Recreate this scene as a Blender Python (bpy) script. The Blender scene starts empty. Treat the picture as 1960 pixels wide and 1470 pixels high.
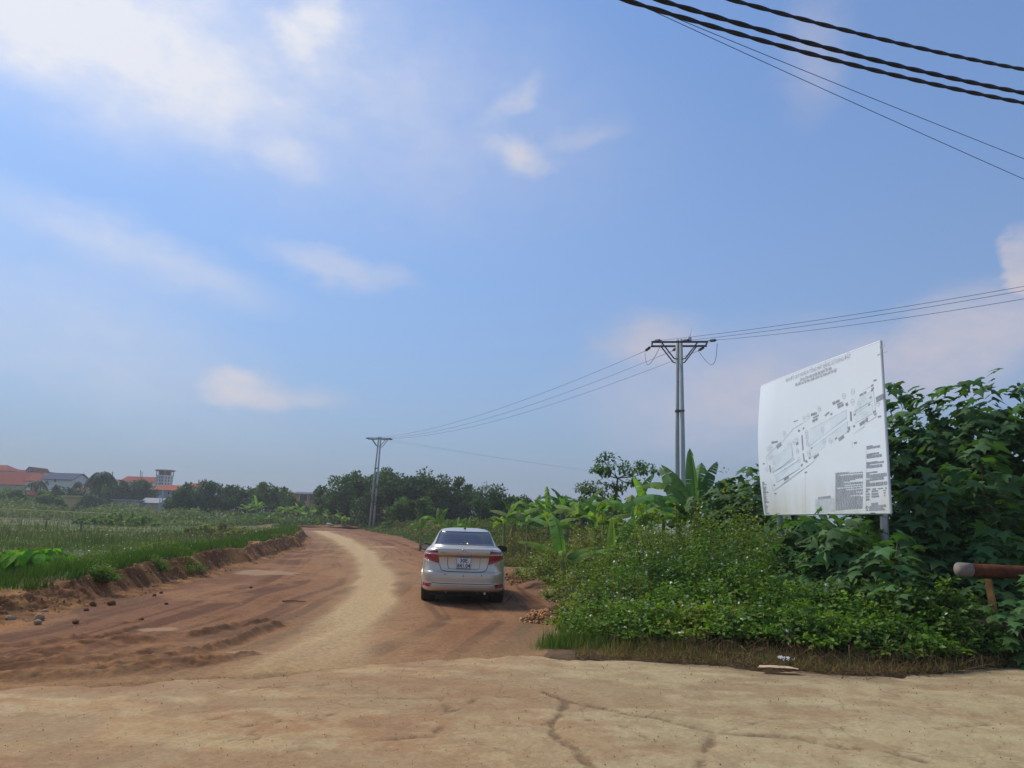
import bpy, bmesh, math, random
import numpy as np
from mathutils import Vector, Matrix

random.seed(11)
rng = np.random.default_rng(11)
SC = bpy.context.scene
COL = SC.collection
R_ = math.radians

# ------------------------------------------------------------------ camera
FPX, EYE = 1450.0, 1.65            # focal length in photograph pixels, eye height
ROLL = R_(1.8)
PITCH = math.atan(265 * math.cos(ROLL) / FPX)
cF = np.array([0, math.cos(PITCH), math.sin(PITCH)])
_u0 = np.array([0, -math.sin(PITCH), math.cos(PITCH)])
_r0 = np.array([1.0, 0, 0])
cR = math.cos(ROLL) * _r0 + math.sin(ROLL) * _u0
cU = -math.sin(ROLL) * _r0 + math.cos(ROLL) * _u0
cC = np.array([0, 0, EYE])
cam_d = bpy.data.cameras.new('camera')
cam = bpy.data.objects.new('camera', cam_d)
COL.objects.link(cam)
cam_d.sensor_width = 36.0
cam_d.lens = FPX / 1960 * 36
cam_d.clip_start, cam_d.clip_end = 0.05, 20000
cam.matrix_world = Matrix(((cR[0], cU[0], -cF[0], 0), (cR[1], cU[1], -cF[1], 0), (cR[2], cU[2], -cF[2], EYE), (0, 0, 0, 1)))
SC.camera = cam


def ray(x, y):
    return cF * FPX + cR * (x - 980) - cU * (y - 735)


def at(x, y, Y):
    """world point of a photograph pixel at distance Y north of the camera"""
    d = ray(x, y)
    return cC + d * (Y / d[1])


def gnd(x, y, z=0.0):
    d = ray(x, y)
    return cC + d * ((z - EYE) / d[2])


# ------------------------------------------------------------------ light
SUN_AZ, SUN_EL = R_(-48), R_(47)      # left of the view, high, in front
sun_dir = np.array([math.sin(SUN_AZ) * math.cos(SUN_EL), math.cos(SUN_AZ) * math.cos(SUN_EL), math.sin(SUN_EL)])
sl = bpy.data.lights.new('sun', 'SUN')
sl.energy, sl.angle, sl.color = 2.3, R_(15), (1.0, 0.92, 0.80)
so = bpy.data.objects.new('sun', sl)
COL.objects.link(so)
so.rotation_euler = Vector(-sun_dir).to_track_quat('-Z', 'Y').to_euler()
SC.view_settings.view_transform = 'Standard'
SC.view_settings.look = 'None'
SC.view_settings.exposure = 0.50
SC.view_settings.gamma = 1.0
SC.view_settings.use_curve_mapping = False
SC.cycles.use_denoising = True
SC.cycles.max_bounces = 6
SC.cycles.transparent_max_bounces = 8
SC.cycles.volume_bounces = 1

world = bpy.data.worlds.new('World')
SC.world = world
world.use_nodes = True
world.cycles.sampling_method = 'MANUAL'
world.cycles.sample_map_resolution = 512
wn, wl = world.node_tree.nodes, world.node_tree.links
wn.clear()


def N(nodes, typ, **kw):
    n = nodes.new(typ)
    for k, v in kw.items():
        if k.startswith('i_'):
            n.inputs[k[2:].replace('_', ' ')].default_value = v
        elif k.startswith('n_'):
            n.inputs[int(k[2:])].default_value = v
        else:
            setattr(n, k, v)
    return n


def W(typ, **kw):
    return N(wn, typ, **kw)


sky = W('ShaderNodeTexSky')
sky.sky_type = 'NISHITA'
sky.sun_disc = False
sky.sun_elevation = SUN_EL
sky.sun_rotation = SUN_AZ
sky.altitude = 20
sky.air_density = 1.0
sky.dust_density = 0.3
sky.ozone_density = 2.5
tc = W('ShaderNodeTexCoord')
sep = W('ShaderNodeSeparateXYZ')
wl.new(tc.outputs['Generated'], sep.inputs[0])


def wmath(op, a, b=None, clamp=False):
    n = W('ShaderNodeMath', operation=op, use_clamp=clamp)
    for i, v in enumerate((a, b)):
        if v is None:
            continue
        if isinstance(v, (int, float)):
            n.inputs[i].default_value = v
        else:
            wl.new(v, n.inputs[i])
    return n.outputs[0]


az = wmath('ARCTAN2', sep.outputs[0], sep.outputs[1])
el = wmath('ARCSINE', sep.outputs[2])


def wnoise(scale, detail, rough, off):
    m = W('ShaderNodeMapping')
    m.inputs['Location'].default_value = (off, off * 1.7, 0)
    m.inputs['Scale'].default_value = (1, 1, 1.8)
    wl.new(tc.outputs['Generated'], m.inputs[0])
    n = W('ShaderNodeTexNoise')
    n.inputs['Scale'].default_value = scale
    n.inputs['Detail'].default_value = detail
    n.inputs['Roughness'].default_value = rough
    wl.new(m.outputs[0], n.inputs['Vector'])
    return n.outputs[0]


na, nb, nc = wnoise(9, 6, .62, 3.1), wnoise(9, 6, .62, 7.7), wnoise(14, 5, .65, 1.3)
az2 = wmath('ADD', az, wmath('MULTIPLY', wmath('SUBTRACT', na, .5), .11))
el2 = wmath('ADD', el, wmath('MULTIPLY', wmath('SUBTRACT', nb, .5), .075))
cv = W('ShaderNodeCombineXYZ')
wl.new(az2, cv.inputs[0])
wl.new(el2, cv.inputs[1])


def azel(px, py):
    d = ray(px, py)
    return math.atan2(d[0], d[1]), math.atan2(d[2], math.hypot(d[0], d[1]))


# clouds in view: centre px, half sizes px, tilt (deg, clockwise), density, inner edge
CLOUDS = [(60, 20, 560, 230, 8, .95, .0), (605, 60, 80, 110, 10, .50, .2), (500, 110, 860, 400, 8, .48, .0),
          (550, 310, 85, 55, 15, .32, .0), (260, 485, 380, 75, 11, .48, .0), (650, 512, 180, 40, 9, .50, .1),
          (1005, 298, 80, 45, 10, .55, .1), (1130, 255, 90, 34, -15, .28, .0), (985, 195, 75, 26, -28, .32, .0),
          (475, 745, 95, 46, 3, .66, .3), (605, 760, 80, 30, 5, .44, .1),
          (1560, 100, 90, 170, 15, .42, .0), (1950, 500, 62, 60, 10, .85, .5), (1870, 640, 300, 120, -12, .72, .2),
          (1240, 655, 130, 66, -5, .56, .2), (1450, 750, 480, 150, -3, .66, .1), (180, 660, 460, 170, 14, .34, .1)]
acc = None
for (px, py, hw, hh, rot, dens, inner) in CLOUDS:
    a0, e0 = azel(px, py)
    a1, _ = azel(px + hw, py)
    _, e1 = azel(px, py - hh)
    m = W('ShaderNodeMapping', vector_type='TEXTURE')
    m.inputs['Location'].default_value = (a0, e0, 0)
    m.inputs['Rotation'].default_value = (0, 0, -R_(rot))
    m.inputs['Scale'].default_value = (max(abs(a1 - a0), .005), max(abs(e1 - e0), .005), 1)
    wl.new(cv.outputs[0], m.inputs[0])
    ln = W('ShaderNodeVectorMath', operation='LENGTH')
    wl.new(m.outputs[0], ln.inputs[0])
    mr = W('ShaderNodeMapRange', interpolation_type='SMOOTHSTEP')
    mr.inputs['From Min'].default_value = 1.15
    mr.inputs['From Max'].default_value = inner
    mr.inputs['To Max'].default_value = dens
    wl.new(ln.outputs['Value'], mr.inputs[0])
    acc = mr.outputs[0] if acc is None else wmath('ADD', acc, mr.outputs[0])
# the same kind of broken fair-weather cloud over the rest of the sky
front = W('ShaderNodeMapRange', interpolation_type='SMOOTHSTEP')
front.inputs['From Min'].default_value = .75
front.inputs['From Max'].default_value = 1.1
wl.new(wmath('ABSOLUTE', az), front.inputs[0])
up = W('ShaderNodeMapRange', interpolation_type='SMOOTHSTEP')
up.inputs['From Min'].default_value = .62
up.inputs['From Max'].default_value = .9
wl.new(el, up.inputs[0])
far = W('ShaderNodeMapRange', interpolation_type='SMOOTHSTEP')
far.inputs['From Min'].default_value = .47
far.inputs['From Max'].default_value = .70
far.inputs['To Max'].default_value = .6
wl.new(wnoise(2.6, 4, .55, 4.4), far.inputs[0])
gen = wmath('MULTIPLY', far.outputs[0], wmath('MAXIMUM', front.outputs[0], up.outputs[0]))
acc = wmath('MAXIMUM', acc, gen)
tex = wmath('ADD', .30, wmath('MULTIPLY', nc, 1.4))
acc = wmath('MULTIPLY', acc, tex, clamp=True)
# cloud brightness grows toward the veiled sun
sd = W('ShaderNodeVectorMath', operation='DOT_PRODUCT')
sd.inputs[1].default_value = tuple(sun_dir)
wl.new(tc.outputs['Generated'], sd.inputs[0])
near = W('ShaderNodeMapRange', interpolation_type='SMOOTHSTEP')
near.inputs['From Min'].default_value = .55
near.inputs['From Max'].default_value = 1.0
wl.new(sd.outputs['Value'], near.inputs[0])
ccol = W('ShaderNodeMix', data_type='RGBA')
wl.new(near.outputs[0], ccol.inputs[0])
ccol.inputs[6].default_value = (.38, .37, .43, 1)
ccol.inputs[7].default_value = (.58, .60, .66, 1)
CLOUD_MIX = ccol
# tint and level of the clear air (Nishita), then haze low down, then cloud
skm = W('ShaderNodeMix', data_type='RGBA', blend_type='MULTIPLY')
skm.inputs[0].default_value = 1.0
wl.new(sky.outputs[0], skm.inputs[6])
SKY_STRENGTH = 0.10
skm.inputs[7].default_value = (.98, 1.16, 1.34, 1)
hz = wmath('POWER', 2.718, wmath('MULTIPLY', wmath('MAXIMUM', el, 0.0), -2.35))
hzf = wmath('MULTIPLY', hz, 1.0)
hm = W('ShaderNodeMix', data_type='RGBA')
wl.new(hzf, hm.inputs[0])
wl.new(skm.outputs[2], hm.inputs[6])
hm.inputs[7].default_value = (.142 / SKY_STRENGTH, .172 / SKY_STRENGTH, .252 / SKY_STRENGTH, 1)
cs = W('ShaderNodeMix', data_type='RGBA', blend_type='MULTIPLY')
cs.inputs[0].default_value = 1
wl.new(ccol.outputs[2], cs.inputs[6])
cs.inputs[7].default_value = (1 / SKY_STRENGTH,) * 3 + (1,)
fm = W('ShaderNodeMix', data_type='RGBA')
wl.new(acc, fm.inputs[0])
wl.new(hm.outputs[2], fm.inputs[6])
wl.new(cs.outputs[2], fm.inputs[7])
bg = W('ShaderNodeBackground')
bg.inputs['Strength'].default_value = SKY_STRENGTH
wl.new(fm.outputs[2], bg.inputs['Color'])
wo = W('ShaderNodeOutputWorld')
wl.new(bg.outputs[0], wo.inputs['Surface'])


# ------------------------------------------------------------------ helpers
def S(r, g, b, k=1.0):
    """8-bit sRGB -> linear albedo"""
    f = lambda c: (c / 12.92 if c <= .04045 else ((c + .055) / 1.055) ** 2.4) * k
    return np.array([f(r / 255), f(g / 255), f(b / 255)])


def tag(o, label=None, cat=None, group=None, kind=None):
    if label: o['label'] = label
    if cat: o['category'] = cat
    if group: o['group'] = group
    if kind: o['kind'] = kind
    return o


def link(o, parent=None):
    COL.objects.link(o)
    if parent is not None:
        o.parent = parent
    return o


def empty(name, loc=(0, 0, 0), rz=0.0):
    o = bpy.data.objects.new(name, None)
    o.location = loc
    o.rotation_euler = (0, 0, rz)
    o.empty_display_size = .2
    return link(o)


def meshdata(name, V, F, mat=None, smooth=False, col=None):
    me = bpy.data.meshes.new(name)
    if isinstance(F, np.ndarray):
        V = np.ascontiguousarray(V, dtype=np.float32)
        k = F.shape[1]
        me.vertices.add(len(V))
        me.vertices.foreach_set('co', V.ravel())
        me.loops.add(F.size)
        me.loops.foreach_set('vertex_index', np.ascontiguousarray(F, dtype=np.int32).ravel())
        me.polygons.add(len(F))
        me.polygons.foreach_set('loop_start', np.arange(0, F.size, k, dtype=np.int32))
        me.update(calc_edges=True)
    else:
        me.from_pydata([tuple(map(float, v)) for v in V], [], [tuple(f) for f in F])
        me.update()
    if smooth:
        me.polygons.foreach_set('use_smooth', np.ones(len(me.polygons), dtype=bool))
    if col is not None:
        c = np.ones((len(V), 4), dtype=np.float32)
        c[:, :3] = col
        a = me.color_attributes.new('col', 'FLOAT_COLOR', 'POINT')
        a.data.foreach_set('color', c.ravel())
    if mat is not None:
        me.materials.append(mat)
    return me


def mk(name, V, F, mat, parent=None, smooth=False, col=None):
    return link(bpy.data.objects.new(name, meshdata(name, V, F, mat, smooth, col)), parent)


def inst(name, me, parent, loc, rot=None, sc=1.0):
    """a linked copy of a mesh as its own object"""
    o = bpy.data.objects.new(name, me)
    o.location = loc
    if rot is not None:
        o.rotation_euler = rot if not isinstance(rot, Matrix) else rot.to_euler()
    o.scale = (sc,) * 3 if isinstance(sc, (int, float)) else sc
    return link(o, parent)


class MB:
    """collects shapes, builds ONE mesh object"""
    def __init__(s):
        s.v, s.f = [], []

    def add(s, V, F):
        b = len(s.v)
        s.v += [tuple(map(float, v)) for v in V]
        s.f += [tuple(int(i) + b for i in f) for f in F]
        return s

    def box(s, c, d, rz=0.0, top=None):
        hx, hy, hz = d[0] / 2, d[1] / 2, d[2] / 2
        tx, ty = top if top else (1, 1)
        P = [(-hx, -hy, -hz), (hx, -hy, -hz), (hx, hy, -hz), (-hx, hy, -hz),
             (-hx * tx, -hy * ty, hz), (hx * tx, -hy * ty, hz), (hx * tx, hy * ty, hz), (-hx * tx, hy * ty, hz)]
        ca, sa = math.cos(rz), math.sin(rz)
        P = [(c[0] + x * ca - y * sa, c[1] + x * sa + y * ca, c[2] + z) for x, y, z in P]
        return s.add(P, [(0, 3, 2, 1), (4, 5, 6, 7), (0, 1, 5, 4), (1, 2, 6, 5), (2, 3, 7, 6), (3, 0, 4, 7)])

    def tube(s, pts, rad, n=8, cap=True):
        pts = [np.array(p, float) for p in pts]
        if isinstance(rad, (int, float)):
            rad = [rad] * len(pts)
        V, F = [], []
        ref = None
        for i, p in enumerate(pts):
            t = pts[min(i + 1, len(pts) - 1)] - pts[max(i - 1, 0)]
            t = t / (np.linalg.norm(t) + 1e-9)
            if ref is None:
                ref = np.array([1.0, 0, 0]) if abs(t[0]) < .8 else np.array([0, 1.0, 0])
            a = ref - t * (ref @ t)
            a /= np.linalg.norm(a) + 1e-9
            ref = a
            b = np.cross(t, a)
            for k in range(n):
                q = 2 * math.pi * k / n
                V.append(p + rad[i] * (a * math.cos(q) + b * math.sin(q)))
        for i in range(len(pts) - 1):
            for k in range(n):
                F.append((i * n + k, i * n + (k + 1) % n, (i + 1) * n + (k + 1) % n, (i + 1) * n + k))
        if cap:
            F.append(tuple(range(n - 1, -1, -1)))
            F.append(tuple(range((len(pts) - 1) * n, len(pts) * n)))
        return s.add(V, F)

    def build(s, name, mat, parent=None, smooth=False):
        return mk(name, s.v, s.f, mat, parent, smooth)

    def data(s, name, mat, smooth=False):
        return meshdata(name, s.v, s.f, mat, smooth)


def sstep(x, a, b):
    t = np.clip((x - a) / (b - a), 0, 1)
    return t * t * (3 - 2 * t)


def vnoise(x, y, seed=0):
    xi, yi = np.floor(x).astype(np.int64), np.floor(y).astype(np.int64)
    xf, yf = x - xi, y - yi
    u, v = xf * xf * (3 - 2 * xf), yf * yf * (3 - 2 * yf)

    def h(i, j):
        n = (i * 374761393 + j * 668265263 + seed * 1442695041) & 0x7fffffff
        n = ((n ^ (n >> 13)) * 1274126177) & 0x7fffffff
        return ((n ^ (n >> 16)) & 0xffff) / 65535.0
    return (h(xi, yi) * (1 - u) + h(xi + 1, yi) * u) * (1 - v) + (h(xi, yi + 1) * (1 - u) + h(xi + 1, yi + 1) * u) * v


def fbm(x, y, seed=0, oct=5, gain=.5):
    s, a, t = 0, 1.0, 0
    for o in range(oct):
        s = s + a * vnoise(x * 2 ** o + o * 17.3, y * 2 ** o - o * 9.1, seed + o)
        t += a
        a *= gain
    return s / t


def poly_dist(X, Y, pts):
    """distance to a polyline and the running length there"""
    best = np.full(np.shape(X), 1e9)
    run = np.zeros(np.shape(X))
    acc_l = 0.0
    for (x0, y0), (x1, y1) in zip(pts[:-1], pts[1:]):
        dx, dy = x1 - x0, y1 - y0
        L = math.hypot(dx, dy) + 1e-9
        t = np.clip(((X - x0) * dx + (Y - y0) * dy) / (L * L), 0, 1)
        d = np.hypot(X - x0 - t * dx, Y - y0 - t * dy)
        m = d < best
        best = np.where(m, d, best)
        run = np.where(m, acc_l + t * L, run)
        acc_l += L
    return best, run


def grid_faces(nr, nc):
    i = np.arange(nr - 1)[:, None] * nc + np.arange(nc - 1)[None, :]
    return np.stack([i, i + 1, i + nc + 1, i + nc], -1).reshape(-1, 4)


# ------------------------------------------------------------------ materials
def mat_new(name):
    m = bpy.data.materials.new(name)
    m.use_nodes = True
    nt = m.node_tree
    p = nt.nodes['Principled BSDF']
    return m, nt.nodes, nt.links, p


def mat_plain(name, rgb, rough=.6, metal=0.0, var=.12, scale=6.0, bump=0.0, coat=0.0, spec=.5, emit=None):
    m, n, l, p = mat_new(name)
    rgb = tuple(float(c) for c in rgb)
    p.inputs['Roughness'].default_value = rough
    p.inputs['Metallic'].default_value = metal
    p.inputs['Specular IOR Level'].default_value = spec
    p.inputs['Coat Weight'].default_value = coat
    tx = n.new('ShaderNodeTexCoord')
    no = N(n, 'ShaderNodeTexNoise', i_Scale=scale, i_Detail=6.0, i_Roughness=.65)
    l.new(tx.outputs['Object'], no.inputs['Vector'])
    mr = N(n, 'ShaderNodeMapRange')
    mr.inputs[3].default_value, mr.inputs[4].default_value = 1 - var, 1 + var
    mr.inputs[1].default_value, mr.inputs[2].default_value = .3, .7
    l.new(no.outputs[0], mr.inputs[0])
    mx = N(n, 'ShaderNodeMix', data_type='RGBA', blend_type='MULTIPLY')
    mx.inputs[0].default_value = 1
    mx.inputs[6].default_value = rgb + (1,)
    l.new(mr.outputs[0], mx.inputs[7])
    l.new(mx.outputs[2], p.inputs['Base Color'])
    if bump:
        b = N(n, 'ShaderNodeBump', i_Strength=bump, i_Distance=.02)
        l.new(no.outputs[0], b.inputs['Height'])
        l.new(b.outputs[0], p.inputs['Normal'])
    return m


def mat_ground(name, scale1, scale2, bump, dist, rough=.95, var=.22):
    """colour from the 'col' attribute, broken up by two scales of noise, plus fine relief"""
    m, n, l, p = mat_new(name)
    p.inputs['Roughness'].default_value = rough
    p.inputs['Specular IOR Level'].default_value = .2
    a = N(n, 'ShaderNodeAttribute', attribute_name='col')
    tx = n.new('ShaderNodeTexCoord')
    n1 = N(n, 'ShaderNodeTexNoise', i_Scale=scale1, i_Detail=8.0, i_Roughness=.7)
    n2 = N(n, 'ShaderNodeTexNoise', i_Scale=scale2, i_Detail=4.0, i_Roughness=.7)
    l.new(tx.outputs['Object'], n1.inputs['Vector'])
    l.new(tx.outputs['Object'], n2.inputs['Vector'])
    ad = N(n, 'ShaderNodeMath', operation='ADD')
    l.new(n1.outputs[0], ad.inputs[0])
    l.new(n2.outputs[0], ad.inputs[1])
    mr = N(n, 'ShaderNodeMapRange')
    mr.inputs[1].default_value, mr.inputs[2].default_value = .80, 1.20
    mr.inputs[3].default_value, mr.inputs[4].default_value = 1 - var, 1 + var
    l.new(ad.outputs[0], mr.inputs[0])
    mx = N(n, 'ShaderNodeMix', data_type='RGBA', blend_type='MULTIPLY')
    mx.inputs[0].default_value = 1
    l.new(a.outputs['Color'], mx.inputs[6])
    l.new(mr.outputs[0], mx.inputs[7])
    l.new(mx.outputs[2], p.inputs['Base Color'])
    b = N(n, 'ShaderNodeBump', i_Strength=bump, i_Distance=dist)
    l.new(ad.outputs[0], b.inputs['Height'])
    l.new(b.outputs[0], p.inputs['Normal'])
    return m


def mat_leaf(name, rgb=None, trans=.35, rough=.58, spec=.22, rnd=.25, scale=0):
    """leaf: glossy-diffuse face and light coming through; colour from attribute or per-object variation"""
    m, n, l, p = mat_new(name)
    p.inputs['Roughness'].default_value = rough
    p.inputs['Specular IOR Level'].default_value = spec
    if rgb is None:
        a = N(n, 'ShaderNodeAttribute', attribute_name='col')
        src = a.outputs['Color']
    else:
        oi = n.new('ShaderNodeObjectInfo')
        hs = N(n, 'ShaderNodeHueSaturation')
        hs.inputs['Color'].default_value = tuple(float(c) for c in rgb) + (1,)
        m1 = N(n, 'ShaderNodeMapRange')
        m1.inputs[3].default_value, m1.inputs[4].default_value = 1 - rnd, 1 + rnd
        l.new(oi.outputs['Random'], m1.inputs[0])
        l.new(m1.outputs[0], hs.inputs['Value'])
        m2 = N(n, 'ShaderNodeMapRange')
        m2.inputs[3].default_value, m2.inputs[4].default_value = .475, .525
        mu = N(n, 'ShaderNodeMath', operation='FRACT')
        mm = N(n, 'ShaderNodeMath', operation='MULTIPLY')
        mm.inputs[1].default_value = 7.31
        l.new(oi.outputs['Random'], mm.inputs[0])
        l.new(mm.outputs[0], mu.inputs[0])
        l.new(mu.outputs[0], m2.inputs[0])
        l.new(m2.outputs[0], hs.inputs['Hue'])
        src = hs.outputs[0]
        if scale:
            tx = n.new('ShaderNodeTexCoord')
            no = N(n, 'ShaderNodeTexNoise', i_Scale=scale, i_Detail=4.0)
            l.new(tx.outputs['Object'], no.inputs['Vector'])
            mr = N(n, 'ShaderNodeMapRange')
            mr.inputs[1].default_value, mr.inputs[2].default_value = .3, .7
            mr.inputs[3].default_value, mr.inputs[4].default_value = .75, 1.25
            l.new(no.outputs[0], mr.inputs[0])
            mx = N(n, 'ShaderNodeMix', data_type='RGBA', blend_type='MULTIPLY')
            mx.inputs[0].default_value = 1
            l.new(src, mx.inputs[6])
            l.new(mr.outputs[0], mx.inputs[7])
            src = mx.outputs[2]
    l.new(src, p.inputs['Base Color'])
    t = n.new('ShaderNodeBsdfTranslucent')
    tm = N(n, 'ShaderNodeMix', data_type='RGBA', blend_type='MULTIPLY')
    tm.inputs[0].default_value = 1
    tm.inputs[7].default_value = (1.25, 1.35, .55, 1)
    l.new(src, tm.inputs[6])
    l.new(tm.outputs[2], t.inputs['Color'])
    ms = n.new('ShaderNodeMixShader')
    ms.inputs[0].default_value = trans
    l.new(p.outputs[0], ms.inputs[1])
    l.new(t.outputs[0], ms.inputs[2])
    l.new(ms.outputs[0], n['Material Output'].inputs['Surface'])
    return m


def mat_pave():
    m = mat_ground('worn_concrete', 22.0, 160, .35, .006, var=.20)
    n, l = m.node_tree.nodes, m.node_tree.links
    p = n['Principled BSDF']
    tx = n.new('ShaderNodeTexCoord')
    wn_ = N(n, 'ShaderNodeTexNoise', i_Scale=1.4, i_Detail=5.0)
    l.new(tx.outputs['Object'], wn_.inputs['Vector'])
    ad = N(n, 'ShaderNodeMix', data_type='RGBA', blend_type='ADD')
    ad.inputs[0].default_value = .55
    l.new(tx.outputs['Object'], ad.inputs[6])
    l.new(wn_.outputs['Color'], ad.inputs[7])
    vo = N(n, 'ShaderNodeTexVoronoi', feature='DISTANCE_TO_EDGE', i_Scale=1.5)
    l.new(ad.outputs[2], vo.inputs['Vector'])
    ln = N(n, 'ShaderNodeMapRange')
    ln.inputs[1].default_value, ln.inputs[2].default_value = .004, .022
    ln.inputs[3].default_value, ln.inputs[4].default_value = 1.0, 0.0
    l.new(vo.outputs['Distance'], ln.inputs[0])
    mk_ = N(n, 'ShaderNodeTexNoise', i_Scale=.8, i_Detail=3.0)
    l.new(tx.outputs['Object'], mk_.inputs['Vector'])
    mm = N(n, 'ShaderNodeMapRange')
    mm.inputs[1].default_value, mm.inputs[2].default_value = .48, .62
    l.new(mk_.outputs[0], mm.inputs[0])
    mu = N(n, 'ShaderNodeMath', operation='MULTIPLY')
    l.new(ln.outputs[0], mu.inputs[0])
    l.new(mm.outputs[0], mu.inputs[1])
    mu2 = N(n, 'ShaderNodeMath', operation='MULTIPLY')
    mu2.inputs[1].default_value = .45
    l.new(mu.outputs[0], mu2.inputs[0])
    old = p.inputs['Base Color'].links[0].from_socket
    mx = N(n, 'ShaderNodeMix', data_type='RGBA')
    l.new(mu2.outputs[0], mx.inputs[0])
    l.new(old, mx.inputs[6])
    mx.inputs[7].default_value = (.17, .10, .06, 1)
    l.new(mx.outputs[2], p.inputs['Base Color'])
    return m


M = {}
M['soil'] = mat_ground('soil_and_grass', 1.2, 9, .5, .06)
M['dirt'] = mat_ground('red_dirt', 14.0, 110, .6, .014, var=.30)
M['pave'] = mat_pave()
M['leaf'] = mat_leaf('foliage')
M['grass'] = mat_leaf('grass', trans=.3, rough=.85, spec=.05)
M['twig'] = mat_plain('dry_twig', S(112, 88, 60), .95, var=.35, scale=3, spec=.1)
M['bark'] = mat_plain('bark', S(95, 82, 68), .95, var=.3, scale=5, bump=.4)
M['stone'] = mat_plain('pale_stone', S(164, 142, 112), .95, spec=.1, var=.2, scale=9, bump=.5)
M['clod'] = mat_plain('dirt_clod', S(122, 86, 60), .98, spec=.1, var=.3, scale=14, bump=.6)
M['petal'] = mat_plain('white_petal', S(228, 224, 200), .7, var=.1)
# ------------------------------------------------------------------ the lie of the land
XL = np.array([[2, -7.2], [6, -7.3], [11.5, -7.4], [13.1, -7.5], [14.5, -7.45], [16.6, -7.5], [21.2, -8.1], [28.7, -9.1], [39.6, -10.8], [52.6, -13.6], [70, -18.6], [89, -25], [115, -35], [160, -55]])
XR = np.array([[2, .6], [8, .5], [10, .5], [11.2, .75], [13.2, 1.15], [16.9, .75], [25, -.2], [34, -2.2], [45, -4.9], [68, -9.6], [95, -18], [115, -26], [160, -45]])
PE = np.array([[-40, 2], [-12, 5], [-6.5, 6.8], [-4.7, 7.35], [-3.66, 7.7], [-2.5, 8.25], [-1.57, 8.9], [-.73, 9.5], [.24, 9.95], [1.6, 10.0], [2.9, 9.75], [4.0, 9.4], [5.5, 9.75], [7.2, 10.75], [10, 12.3], [20, 17], [60, 36]])


def xl(Y): return np.interp(Y, XL[:, 0], XL[:, 1])
def xr(Y): return np.interp(Y, XR[:, 0], XR[:, 1])
def pe(X): return np.interp(X, PE[:, 0], PE[:, 1])
def bank_h(Y): return np.interp(Y, [5, 9, 12, 14.5, 20, 40, 60, 90, 120], [.04, .10, .20, .42, .50, .64, .60, .42, .2])


POND = (-20.5, 28.0, 6.5, 2.4)
POND_Z = -.13


def land(X, Y):
    """height of the open ground (road and pavement beds included)"""
    X, Y = np.asarray(X, float), np.asarray(Y, float)
    dl = xl(Y) - X
    dr = X - xr(Y)
    n = fbm(X * .25, Y * .25, 3, 4) - .5
    n2 = fbm(X * 1.3, Y * 1.3, 8, 3) - .5
    left = bank_h(Y) * sstep(dl, .1, .75) * (1 - .96 * sstep(dl, .95, 3.8)) - .12 * sstep(dl, 4, 12) + n * .22 * sstep(dl, 1, 4) + n2 * .07 * sstep(dl, .4, 1)
    right = .12 * sstep(dr, 0, .7) + .22 * sstep(dr, .8, 4) + n * .3 * sstep(dr, 1, 5) + n2 * .1 * sstep(dr, .2, 1)
    right = right * sstep(Y - pe(X), .0, 1.6) + .03
    far = sstep(Y, 95, 140)
    z = np.where(dl > 0, left, np.where(dr > 0, right, 0))
    z = z * (1 - far) + far * (n * .5 + .05)
    # earth mound closing the far end of the road
    z = z + .40 * np.exp(-((X + 24) / 9.0) ** 2 - ((Y - 104) / 9.0) ** 2) * (.6 + .8 * fbm(X * .4, Y * .4, 5, 4))
    dip = np.exp(-(((X - POND[0]) / POND[2]) ** 2 + ((Y - POND[1]) / POND[3]) ** 2) ** 2)
    z = z * (1 - dip) + dip * (-.35)
    bed = sstep(dl, .05, -.5) * sstep(dr, .05, -.5) * sstep(Y, 94, 84)
    z = z - .22 * bed
    pv = sstep(Y - pe(X), .1, -.35)
    z = z * (1 - pv) + pv * (-.25)
    return z + 25 * sstep(np.hypot(X, Y), 900, 4000) * (fbm(X * .0006, Y * .0006, 2, 3))


# ------------------------------------------------------------------ ground sheet
ang = np.concatenate([np.linspace(-180, -58, 70), np.linspace(-57.4, 57.4, 620), np.linspace(58, 180, 70)])
rad = np.concatenate([[.3, .8, 1.5, 2.5], np.geomspace(3.5, 140, 300), np.geomspace(144, 9000, 90)])
A, Rr = np.meshgrid(np.radians(ang), rad)
GX, GY = Rr * np.sin(A), Rr * np.cos(A)
GZ = land(GX, GY)
f1 = fbm(GX * .12, GY * .12, 21, 4)
f2 = fbm(GX * .9, GY * .9, 25, 4)
dl_, dr_ = xl(GY) - GX, GX - xr(GY)
gr = S(74, 92, 48)
ol = S(104, 104, 62)
so_ = S(118, 84, 60)
c = gr * (1 - sstep(f1, .42, .62)[..., None]) + ol * sstep(f1, .42, .62)[..., None]
k = sstep(f2, .52, .68)[..., None] * .6
c = c * (1 - k) + so_ * k
# bare red earth beside the road
k = (np.where(dl_ > 0, 1 - sstep(dl_, .2, 1.6), 1 - sstep(dr_, .2, 1.3)) * (GY < 125))[..., None]
c = c * (1 - k) + so_ * k
k = np.exp(-((GX + 24) / 9.0) ** 2 - ((GY - 101) / 8.0) ** 2)[..., None] * sstep(f2, .3, .5)[..., None]
c = c * (1 - k) + S(140, 96, 68) * k
k = (np.exp(-np.clip(GY - pe(GX), 0, 50) / .9) * (GX > .4))[..., None]
c = c * (1 - k) + S(104, 84, 60) * k
ground = mk('ground', np.stack([GX, GY, GZ], -1).reshape(-1, 3), grid_faces(len(rad), len(ang)), M['soil'], smooth=True, col=c.reshape(-1, 3))
tag(ground, kind='structure')

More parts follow.
